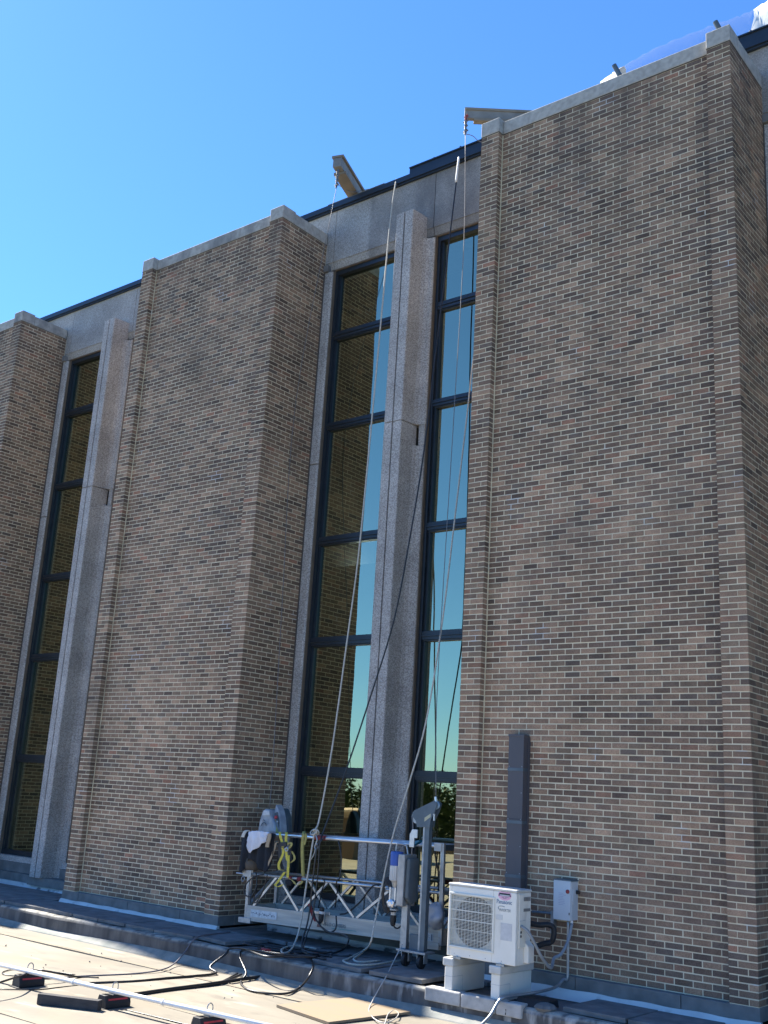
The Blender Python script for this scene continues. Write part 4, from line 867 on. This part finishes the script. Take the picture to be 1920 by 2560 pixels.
obj('brake_cap', MB().lathe((mx,my,.43), [(.045,0),(.058,.01),(.058,.022),(.03,.05)], 20), M_GALV, ho)
obj('housing', MB().box((mx+.085,my-.09,.50),(mx+.185,my+.16,1.10)), mat('scuffed hoist housing', (.42,.41,.40), .45, .6, col2=(.30,.295,.29), scale=8), ho, bevel=.01)
obj('rear_housing', MB().prism([(mx+.187,my-.06,1.06),(mx+.187,my+.14,1.06),(mx+.187,my+.15,.56),(mx+.187,my+.02,.52),(mx+.187,my-.07,.60)], (.055,0,0)), M_GREYBOX, ho, bevel=.02)
obj('carry_handle', MB().tube(spline([(mx-.02,my,1.115),(mx-.012,my,1.19),(mx+.01,my,1.215),(mx+.12,my,1.205),(mx+.145,my,1.18),(mx+.165,my,1.10)],4), .011, 8), M_GALV, ho)
obj('side_arm', MB().tube([(mx-.14,my,.665),(mx-.05,my,.665)], .022, 10), M_GALV, ho)
cb = MB()
for q in range(6):
    rx, rz, off = .055+.012*q, .13+.016*q, .006*q
    cb.tube([(mx-.12+rx*math.cos(t)*.8, my-.02+off+.01*math.sin(2*t), .60+rz*math.sin(t)) for t in np.linspace(0, 2*math.pi, 22)], .010, 6)
setp(obj('cable_coil', cb, M_CABLE, smooth=True), 'black cable coiled over the arm left of the blue capped hoist', 'cable')
def plug(label, p, up=Vector((0,0,1)), s=1.0):
    t = thing('plug', label, 'plug', p, 'cable plugs hanging on the platform')
    obj('body', MB().lathe(p, [(.012*s,-.10*s),(.030*s,-.085*s),(.038*s,-.03*s),(.038*s,.03*s)], 14, up), M_BLACK, t)
    obj('collar', MB().lathe(Vector(p)+Vector(up)*.0305*s, [(.034*s,0),(.034*s,.035*s)], 14, up), mat('white collar', (.62,.63,.63), .5), t)
    obj('socket', MB().lathe(Vector(p)+Vector(up)*.066*s, [(.030*s,0),(.036*s,.01*s),(.036*s,.05*s)], 14, up), M_BLACK, t)
plug('black plug with white collar dangling below the coiled cable by the hoist', (-0.771, -0.120, 0.340), Vector((0,0,1)), 1.0)
plug('black plug with white collar hanging left of the aluminium tee clamp', (-2.022, -0.030, 0.217), Vector((.05,0,1)).normalized(), .9)

# ------------------------------------------------------------------ things hung on or lying in the platform
lh = thing('covered_hoist', 'hoist under a scuffed silver cover at the left end of the platform', 'hoist', (-3.2,.30,1.1))
obj('cover', MB().prism([(-3.605, 0.260, 1.155),(-3.585, 0.260, 1.322),(-3.538, 0.260, 1.463),(-3.493, 0.260, 1.493),(-3.388, 0.260, 1.488),(-3.352, 0.260, 1.391),(-3.288, 0.260, 1.318),(-3.232, 0.260, 1.179)], (.02,.16,0)), M_SILVER, lh, bevel=.02)
obj('plate', MB().prism([(-3.509, 0.239, 1.403),(-3.493, 0.239, 1.471),(-3.381, 0.239, 1.471),(-3.366, 0.239, 1.411)], (0,.001,0)), M_LABEL, lh)
em = MB(); em.tube(spline([(-3.515, 0.238, 1.259),(-3.495, 0.238, 1.294),(-3.464, 0.238, 1.307),(-3.431, 0.238, 1.292),(-3.419, 0.238, 1.265)],4), .006, 6); em.tube(spline([(-3.490, 0.238, 1.316),(-3.477, 0.238, 1.344),(-3.451, 0.238, 1.324)],4), .004, 6); obj('emblem', em, M_STEEL, lh)
cbx = thing('control_box', 'pointed grey control box with a red button beside the silver covered hoist', 'control box', (-3.05,.35,1.1))
obj('case', MB().prism([(-3.357, 0.340, 1.172),(-3.387, 0.340, 1.429),(-3.355, 0.340, 1.564),(-3.298, 0.340, 1.484),(-3.254, 0.340, 1.381),(-3.215, 0.340, 1.181)], (.03,.10,0)), M_SILVER, cbx, bevel=.008)
obj('panel', MB().prism([(-3.340, 0.335, 1.206),(-3.367, 0.335, 1.436),(-3.306, 0.335, 1.461),(-3.262, 0.335, 1.353),(-3.246, 0.335, 1.212)], (0,-.008,0)), M_GREYBOX, cbx)
obj('button', MB().lathe((-3.312, 0.325, 1.389), [(.024,0),(.024,.02),(.015,.026)], 14, (0,-1,0)), mat('red push button', (.60,.06,.07), .4), cbx)
obj('button', MB().lathe((-3.281, 0.325, 1.330), [(.012,0),(.012,.012)], 10, (0,-1,0)), M_LABEL, cbx)
obj('back_shell', MB().prism([(-3.345, 0.460, 1.174),(-3.375, 0.460, 1.505),(-3.321, 0.460, 1.519),(-3.244, 0.460, 1.401),(-3.204, 0.460, 1.183)], (.0,.12,0)), M_STEEL, cbx, bevel=.02)
cbx2 = MB().ribbon(spline([(-3.323, 0.300, 1.349),(-3.297, 0.290, 1.285),(-3.230, 0.270, 1.212),(-3.143, 0.200, 1.174)],4), .05, PU); setp(obj('olive_strap', cbx2, M_YELO), 'olive strap hanging down the face of the grey control box', 'strap')
def drape(name, label, cat, cols, mtl, y0, rows=14, fold=.018, ph=0.0, sag=.03, group=None, sub=3):
    """cols: list of (top point, bottom point); cloth hung from a rail, folds run downwards"""
    C = []
    tops = spline([c[0] for c in cols], sub); bots = spline([c[1] for c in cols], sub); nn = len(tops); m = MB()
    for i in range(nn):
        for j in range(rows+1):
            t = j/rows; p = tops[i].lerp(bots[i], t); f = fold*math.sin(i*1.55+ph+t*.8)*min(1,t*2.2)
            m.v.append((p.x + .006*math.sin(j*1.3+i), p.y - .03*(1-abs(2*t-1))*sag/.03*.3 + f, p.z + .004*math.sin(i*2+j)))
    for i in range(nn-1):
        for j in range(rows): a = i*(rows+1)+j; m.f.append((a, a+1, a+rows+2, a+rows+1))
    return setp(obj(name, m, mtl, smooth=True, solid=.006), label, cat, group)
JK = [((-3.561, -0.070, 1.154), (-3.595, -0.070, 0.626)), ((-3.483, -0.070, 1.176), (-3.487, -0.070, 0.651)), ((-3.380, -0.070, 1.177), (-3.381, -0.070, 0.814)), ((-3.262, -0.070, 1.180), (-3.247, -0.070, 0.751)), ((-3.145, -0.070, 1.182), (-3.130, -0.070, 0.677)), ((-3.029, -0.070, 1.184), (-3.023, -0.070, 0.686)), ((-2.914, -0.070, 1.187), (-2.929, -0.070, 0.923))]
drape('jacket', 'black work jacket hung over the left end of the top rail', 'jacket', JK, M_JACKET, 0, ph=.5, fold=.028)
SH = [((-3.411, -0.110, 1.175), (-3.402, -0.110, 1.111)), ((-3.352, -0.115, 1.189), (-3.379, -0.115, 0.904)), ((-3.269, -0.120, 1.200), (-3.268, -0.120, 0.939)), ((-3.180, -0.115, 1.200), (-3.143, -0.115, 1.023)), ((-3.082, -0.120, 1.201), (-3.051, -0.120, 1.071)), ((-2.991, -0.110, 1.197), (-3.023, -0.110, 1.137))]
drape('shirt', 'crumpled white shirt draped over the black jacket', 'shirt', SH, M_SHIRT, 0, ph=1.2, fold=.022)
gm = MB().ribbon(spline([(-3.424, -0.100, 1.195),(-3.462, -0.115, 1.182),(-3.491, -0.120, 1.137),(-3.502, -0.120, 1.099)],4), .055, PU, .012); setp(obj('glove', gm, mat('pale glove', (.55,.52,.45), .85)), 'pale work glove tucked beside the jacket at the rail end', 'glove')
gm = MB().ribbon(spline([(-2.978, -0.130, 1.182),(-2.973, -0.135, 1.119),(-2.995, -0.135, 1.044),(-2.997, -0.135, 1.002)],4), .06, PU, .014); setp(obj('glove', gm, M_TAN), 'tan leather glove hanging right of the white shirt', 'glove')
bm = MB(); bp_ = (-3.413, 0.000, 0.757)
bm.lathe((bp_[0],bp_[1]+.04,bp_[2]-.10), [(.05,0),(.11,.03),(.12,.10),(.10,.17),(.04,.20)], 14); setp(obj('tool_bag', bm, mat('brown canvas', (.11,.09,.07), .9), smooth=True), 'small brown canvas bag half hidden behind the black jacket', 'bag')
hn = thing('safety_harness', 'yellow and black safety harness hanging tangled from the top rail', 'harness', (-2.743, -0.060, 1.062))
def web(pts, wd, mtl, y=0, nm='strap', side=None): return obj(nm, MB().ribbon(spline(pts, 5), wd, side or PU, .006), mtl, hn)
web([(-2.889, -0.020, 1.210),(-2.852, -0.055, 1.180),(-2.813, -0.065, 1.120),(-2.784, -0.065, 1.070)], .045, M_YEL)
web([(-2.768, -0.020, 1.213),(-2.732, -0.055, 1.188),(-2.723, -0.065, 1.126),(-2.710, -0.065, 1.075)], .045, M_YEL)
obj('back_pad', MB().prism([(-2.826, -0.070, 1.077),(-2.699, -0.070, 1.091),(-2.680, -0.070, 1.051),(-2.726, -0.070, 1.001),(-2.795, -0.070, 1.011)], (0,-.02,0)), M_BLACK, hn, bevel=.004)
web([(-2.756, -0.080, 1.014),(-2.736, -0.085, 0.948),(-2.760, -0.090, 0.874),(-2.797, -0.090, 0.799),(-2.774, -0.090, 0.728),(-2.689, -0.085, 0.730)], .042, M_YEL)
web([(-2.702, -0.080, 1.003),(-2.675, -0.085, 0.932),(-2.651, -0.085, 0.852)], .040, M_YEL)
web([(-2.641, -0.080, 0.925),(-2.626, -0.085, 0.833),(-2.618, -0.090, 0.731),(-2.615, -0.090, 0.640)], .042, M_YEL)
web([(-2.683, -0.075, 1.056),(-2.615, -0.080, 1.092),(-2.599, -0.085, 1.052),(-2.659, -0.085, 0.996)], .040, M_YELO)
web([(-2.607, -0.060, 0.979),(-2.549, -0.060, 0.921),(-2.550, -0.060, 0.870),(-2.627, -0.060, 0.823)], .034, M_YELO)
web([(-2.849, -0.070, 1.081),(-2.895, -0.075, 1.062),(-2.916, -0.075, 0.987),(-2.976, -0.075, 0.846),(-3.051, -0.075, 0.704)], .032, M_TAN)
web([(-2.674, -0.090, 0.706),(-2.728, -0.095, 0.635),(-2.796, -0.100, 0.552),(-2.824, -0.100, 0.529),(-2.769, -0.100, 0.508),(-2.676, -0.100, 0.548)], .042, M_YEL)
web([(-2.599, -0.090, 0.631),(-2.516, -0.090, 0.608),(-2.445, -0.090, 0.564),(-2.368, -0.090, 0.586),(-2.343, -0.090, 0.624)], .034, M_YELO)
web([(-2.855, -0.060, 1.054),(-2.828, -0.060, 0.952),(-2.801, -0.060, 0.850),(-2.753, -0.060, 0.750),(-2.689, -0.060, 0.715)], .05, M_BLACK)
web([(-2.640, -0.070, 1.028),(-2.616, -0.070, 0.947),(-2.600, -0.070, 0.866)], .03, M_BLACK)
obj('buckle', MB().tube(spline([(-2.703, -0.095, 1.003),(-2.660, -0.095, 1.021),(-2.642, -0.095, 0.992),(-2.677, -0.095, 0.974),(-2.703, -0.095, 1.003)],3), .007, 6), M_ALU, hn)
for y_ in (0,1): obj('stitching', MB().prism([(-2.775, -0.092, 1.023),(-2.731, -0.092, 1.032),(-2.730, -0.092, 1.025),(-2.774, -0.092, 1.017)] if y_ == 0 else [(-2.773, -0.092, 1.008),(-2.729, -0.092, 1.016),(-2.729, -0.092, 1.010),(-2.773, -0.092, 1.001)], (0,.001,0)), M_YEL, hn)
obj('harness_pouch', MB().prism([(-2.672, -0.080, 0.604),(-2.585, -0.080, 0.622),(-2.536, -0.080, 0.576),(-2.590, -0.080, 0.530),(-2.658, -0.080, 0.544)], (0,.05,0)), M_JACKET, hn, bevel=.01)
ly = MB()
for s_ in (-.004, .006): ly.ribbon(spline([(-2.461, 0.000, 1.238),(-2.410, -0.060, 1.210),(-2.410, -0.065, 1.107),(-2.404, -0.065, 0.984),(-2.381, -0.065, 0.833),(-2.362, -0.060, 0.682)],6), .045, (PU.x, s_*60, PU.z), .02)
ly.ribbon(spline([(-2.384, -0.050, 1.222),(-2.362, -0.060, 1.162),(-2.377, -0.065, 1.078)],4), .03, PU, .012)
setp(obj('shock_lanyard', ly, M_YELO), 'olive yellow lanyard hanging straight down between the rails', 'lanyard')
def wrap(label, p0, p1, r, mtl):
    m = MB(); a, b = Vector(p0), Vector(p1); n_ = 5
    m.tube([a.lerp(b, i/n_) for i in range(n_+1)], r, 10); setp(obj('cloth_wrap', m, mtl), label, 'cloth', 'coloured cloth wrapped round the rails')
TRZ = lambda a, b, c: tuple(Q(a, b, c))
wrap('faded red cloth tied on the bright top rail', TRZ(1.13,.02,1.152), TRZ(1.31,.02,1.152), .033, M_RED)
wrap('small red cloth wrap on the front mid rail below the harness', TRZ(.71,.02,.605), TRZ(.77,.02,.605), .027, M_RED)
wrap('red cloth wrap on the front mid rail under the lanyard', TRZ(.87,.02,.60), TRZ(.93,.02,.605), .030, M_RED)
wrap('dull red cloth wrapped along the rear mid rail', TRZ(2.02,.62,.607), TRZ(2.38,.62,.607), .034, M_RED)
rs_ = MB().ribbon(spline([(-2.222, -0.050, 0.345),(-2.178, -0.060, 0.280),(-2.135, -0.060, 0.206),(-2.079, -0.060, 0.144)],4), .05, PU, .012); setp(obj('red_strap', rs_, M_RED), 'red strap hanging down across the front toe board', 'strap')
rs_ = MB().tube(spline([(-2.291, -0.803, -0.169),(-2.194, -0.831, -0.164),(-2.168, -0.779, -0.169)],3), .02, 8); setp(obj('red_tag', rs_, M_RED), 'small red tag lying on the walkway at the end of the cables', 'tag')
tl = MB().prism([(-0.630, -0.060, 1.176),(-0.597, -0.060, 1.245),(-0.475, -0.060, 1.273),(-0.486, -0.060, 1.244),(-0.558, -0.060, 1.205)], (0,.08,0)); setp(obj('teal_cloth', tl, M_CYAN, bevel=.006), 'teal cloth bunched on the top rail next to the hoist', 'cloth')
pb = MB(); NB = 16
pc = Vector((-0.286, 0.100, 0.402))
for i in range(NB+1):
    th = math.pi*i/NB
    for j in range(20):
        ph = 2*math.pi*j/20; r_ = 1 + .22*math.sin(3*ph+th*2)*math.sin(th) + .12*math.sin(5*th+ph)
        pb.v.append((pc.x + .10*r_*math.sin(th)*math.cos(ph), pc.y + .12*r_*math.sin(th)*math.sin(ph), pc.z + .15*math.cos(th)*(1+.1*math.sin(2*ph))))
for i in range(NB):
    for j in range(20): a = i*20+j; b = i*20+(j+1) % 20; pb.f.append((a, b, b+20, a+20))
setp(obj('plastic_bag', pb, M_BAG, smooth=True), 'crumpled cloudy plastic bag stuffed in the right end of the platform', 'bag')
pol_ = MB().tube([Q(1.50,.30,.115),Q(2.62,.34,.115)], .015, 8); setp(obj('aluminium_pole', pol_, M_ALUW), 'bright thin pole lying on the platform floor', 'pole')

# ------------------------------------------------------------------ ropes, wires and cables
def line(name, label, pts, r, mtl, cat, k=5, n=6, group=None): return cable(name, label, pts, r, mtl, cat, k, n, group)
line('wire_rope', 'thin steel wire from the left outrigger tip down to the silver covered hoist', [(TIPL[0],TIPL[1]-.02,11.60), (-3.955, 0.660, 7.990), (-3.745, 0.520, 4.602), (-3.562, 0.420, 2.186), (-3.495, 0.360, 1.496)], .0052, M_WIRE, 'wire')
line('wire_rope', 'thin steel wire from the right outrigger tip down to the steel davit', [(TIPR[0],TIPR[1]-.07,TIPR[2]-.28), (-0.349, 0.170, 9.599), (-0.310, 0.060, 7.084), (-0.295, -0.030, 4.809), (-0.266, -0.110, 2.979), (HX+.105,HY-.02,1.75)], .0052, M_WIRE, 'wire')
line('wire_rope', 'short taut wire from the davit pulley into the hoist housing', [(HX-.235,HY-.03,1.55),(HX-.215,HY-.03,1.40),(HX-.215,HY-.03,1.09)], .008, M_WIRE, 'wire')
line('safety_rope', 'off white rope falling from the roof edge to a knot on the top rail', [(-2.718, 1.400, 12.046),(-2.424, 1.040, 11.707),(-2.399, 0.930, 10.878),(-2.278, 0.700, 8.687),(-2.178, 0.500, 6.630),(-2.118, 0.350, 5.053),(-2.136, 0.250, 3.873),(-2.140, 0.100, 2.418),(-2.193, 0.000, 1.462),(-2.203, -0.050, 1.296),(-2.230, -0.060, 1.150),(-2.255, -0.080, 0.793),(-2.272, -0.100, 0.441),(-2.259, -0.150, 0.147),(-2.222, -0.250, -0.062),(-2.020, -0.573, -0.164),(-1.902, -0.826, -0.164),(-2.121, -0.626, -0.164),(-2.219, -0.392, -0.154),(-2.195, -0.191, -0.164),(-1.953, -0.166, -0.164)], .0120, M_ROPE, 'rope')
line('safety_rope', 'off white rope slanting from behind the right bay edge to the walkway by the casters', [(-.12,1.15,11.83),(-.12,1.04,11.75),(-0.409, 0.700, 8.440),(-0.414, 0.500, 6.892),(-0.414, 0.300, 5.277),(-0.425, 0.150, 3.996),(-0.495, 0.000, 2.740),(-0.649, -0.100, 1.936),(-0.790, -0.170, 1.346),(-0.864, -0.240, 0.772),(-0.891, -0.320, 0.309),(-0.887, -0.400, 0.041),(-1.493, 0.202, -0.159),(-1.187, -0.421, -0.159),(-1.099, -0.629, -0.159),(-0.866, -0.743, -0.159),(-0.721, -0.547, -0.159),(-0.749, -0.127, -0.159),(-0.745, 0.125, -0.159)], .0120, M_ROPE, 'rope')
line('safety_rope', 'short doubled tail of rope trailing on the pavers left of the casters', [(-1.705, 0.600, -0.164),(-1.329, -0.037, -0.159),(-1.115, -0.416, -0.159),(-0.933, -0.513, -0.159),(-0.866, -0.214, -0.159)], .013, M_ROPE, 'rope')
kn = thing('rope_knot', 'bundled rope knot with a metal clip where the left rope meets the top rail', 'knot', (-2.221, -0.050, 1.253))
km = MB(); kp = Vector((-2.221, -0.050, 1.253))
for q in range(4): km.tube([(kp.x + .05*math.cos(t+q)+.015*q-.02, kp.y + .03*math.sin(t), kp.z + .035*math.sin(t+q*1.1)) for t in np.linspace(0,6.28,12)], .010, 6)
obj('coil', km, M_ROPE, kn, smooth=True)
obj('clip', MB().tube(spline([(-2.186, -0.060, 1.215),(-2.159, -0.060, 1.155),(-2.176, -0.060, 1.113),(-2.192, -0.060, 1.061),(-2.161, -0.060, 1.033),(-2.136, -0.060, 1.070),(-2.169, -0.060, 1.114)],4), .010, 6), M_GALV, kn)
line('rope_tail', 'frayed pale rope end drifting left below the knot', [(-2.186, -0.050, 1.051),(-2.213, -0.050, 0.958),(-2.263, -0.050, 0.893)], .008, M_ROPE, 'rope')
line('hanging_cable', 'black power cable slanting from the roof edge across the pier to the platform', [(-1.322, 1.300, 11.967),(-1.139, 1.040, 11.712),(-1.157, 1.020, 11.243),(-1.181, 0.980, 10.575),(-1.210, 0.920, 9.598),(-1.246, 0.860, 8.673),(-1.299, 0.720, 6.707),(-1.380, 0.580, 5.268),(-1.477, 0.460, 4.157),(-1.699, 0.340, 3.146),(-1.957, 0.180, 2.028),(-2.110, 0.000, 1.276),(-2.099, -0.050, 1.180),(-2.142, -0.070, 1.075),(-2.151, -0.080, 0.902),(-2.173, -0.080, 0.549),(-2.180, -0.080, 0.340),(-2.176, -0.120, 0.106),(-2.122, -0.250, -0.074),(-1.989, -0.376, -0.164),(-1.581, -0.690, -0.164),(-1.265, -0.753, -0.154)], .011, M_CABLE, 'cable')
line('cable_tape', 'white taped end of the black power cable at the roof edge', [(-1.127, 1.028, 11.723),(-1.138, 1.018, 11.525),(-1.150, 1.008, 11.270)], .017, M_PIPEW, 'tape')
line('hanging_cable', 'black cable dropping from the red cloth on the top rail to the walkway', [(-2.054, -0.030, 1.193),(-2.096, -0.070, 1.119),(-2.097, -0.070, 0.907),(-2.100, -0.070, 0.656),(-2.109, -0.080, 0.407),(-2.115, -0.100, 0.161),(-2.103, -0.200, -0.027),(-1.935, -0.413, -0.164),(-1.652, -0.501, -0.159),(-1.665, -0.184, -0.164)], .010, M_CABLE, 'cable')
line('hanging_cable', 'black cable drooping from the tee clamp and looping below the toe board', [(-1.761, -0.040, 0.246),(-1.728, -0.060, 0.145),(-1.747, -0.070, 0.076),(-1.830, -0.080, 0.042),(-1.929, -0.080, 0.074),(-2.035, -0.070, 0.139),(-2.098, -0.060, 0.191),(-2.160, -0.050, 0.301)], .010, M_CABLE, 'cable')
line('hanging_cable', 'black cable bulging out under the platform and back to the pile', [(-1.952, -0.080, 0.091),(-1.813, -0.100, 0.050),(-1.607, -0.120, 0.057),(-1.469, -0.140, 0.037),(-1.427, -0.160, -0.013),(-1.773, 0.176, -0.164),(-1.575, -0.287, -0.164)], .011, M_CABLE, 'cable')
line('hanging_cable', 'short black cord loop under the dangling plug by the hoist', [(-0.768, -0.120, 0.294),(-0.751, -0.120, 0.241),(-0.701, -0.120, 0.224),(-0.642, -0.120, 0.263),(-0.598, -0.120, 0.341),(-0.588, -0.120, 0.471),(-0.602, -0.120, 0.589)], .010, M_CABLE, 'cable')
line('hanging_cable', 'black cable looped in a wide ring at the left end of the platform', [(-3.089, -0.060, 0.638),(-3.239, -0.060, 0.604),(-3.375, -0.070, 0.519),(-3.441, -0.070, 0.418),(-3.399, -0.070, 0.338),(-3.289, -0.070, 0.339),(-3.226, -0.060, 0.438),(-3.227, -0.050, 0.553),(-3.254, -0.050, 0.645)], .010, M_CABLE, 'cable')
line('hanging_cable', 'black cable hanging from the mid rail in a narrow loop behind the left brace', [(-3.036, -0.050, 0.632),(-3.056, -0.050, 0.542),(-3.107, -0.050, 0.397),(-3.206, -0.050, 0.263),(-3.256, -0.050, 0.289),(-3.226, -0.050, 0.422),(-3.227, -0.050, 0.553)], .009, M_CABLE, 'cable')
line('hanging_cable', 'black cable rising to the top rail near the middle and tied at the mid rail', [(-1.839, 0.000, 1.168),(-1.768, -0.020, 1.032),(-1.747, -0.020, 0.885),(-1.751, -0.030, 0.711),(-1.781, -0.040, 0.684),(-1.798, -0.030, 0.623),(-1.787, 0.000, 0.604),(-1.896, 0.100, 0.472),(-1.947, 0.150, 0.326)], .010, M_CABLE, 'cable')
line('hanging_cable', 'black cable crossing from the mid rail down to the middle of the toe board', [(-1.089, -0.030, 0.680),(-1.146, -0.040, 0.684),(-1.234, -0.030, 0.628),(-1.450, 0.050, 0.445),(-1.711, 0.120, 0.284),(-1.831, 0.120, 0.251)], .011, M_CABLE, 'cable')
line('hanging_cable', 'pair of black cables knotted around the front mid rail', [(-2.038, -0.040, 0.681),(-1.987, -0.045, 0.636),(-2.043, -0.020, 0.550),(-2.133, 0.050, 0.400),(-2.195, 0.100, 0.292)], .009, M_CABLE, 'cable')
line('hanging_cable', 'black cable from the rear top rail to the floor at the right end', [(-0.512, 0.300, 1.214),(-0.479, 0.320, 1.033),(-0.449, 0.340, 0.892),(-0.439, 0.360, 0.798),(-0.460, 0.360, 0.606)], .010, M_CABLE, 'cable')
line('hanging_cable', 'black cable hanging just inside the right end post', [(-0.362, 0.300, 1.186),(-0.393, 0.320, 1.040),(-0.428, 0.340, 0.847),(-0.443, 0.360, 0.750),(-0.402, 0.360, 0.565)], .010, M_CABLE, 'cable')
pile = MB()
for q in range(9):
    cxq, cyq = -1.95 + random.uniform(-.45,.55), -.46 + random.uniform(-.18,.22); ra, rb = random.uniform(.18,.42), random.uniform(.08,.20); ph = random.uniform(0,6.28)
    pile.tube([(cxq + ra*math.cos(t)+.03*math.sin(3*t), cyq + rb*math.sin(t+ph*.2), -.215 + .012*q*.6 + .01*math.sin(2*t+q)) for t in np.linspace(ph, ph+5.2, 30)], .012, 6)
setp(obj('cable_pile', pile, M_CABLE, smooth=True), 'tangled pile of black cables on the walkway below the platform', 'cable')
stf = MB()
for q in range(26):
    a = random.uniform(.3,2.4); p = Q(a, random.uniform(.15,.5), .06); r_ = random.uniform(.025,.07)
    stf.lathe(p, [(r_,0),(r_*1.1,r_*.6),(r_*.6,r_*1.2)], 7)
setp(obj('floor_clutter', stf, M_JACKET), kind='stuff')
line('tie_wire', 'grey slack wire hanging from the left outrigger tip back to the roof', [(TIPL[0],TIPL[1]-.02,11.66),(-3.559, 0.950, 11.972),(-3.361, 1.000, 11.837),(-3.265, 1.150, 11.914),(-2.990, 1.250, 11.935)], .0055, M_WIRE, 'wire')
line('tie_wire', 'dark slack wire curving from the right shackle chain to the bay edge', [(TIPR[0],TIPR[1]-.07,TIPR[2]-.28),(-0.361, 0.300, 11.402),(-0.395, 0.500, 11.446),(-0.459, 0.800, 11.599)], .0055, M_WIRE, 'wire')
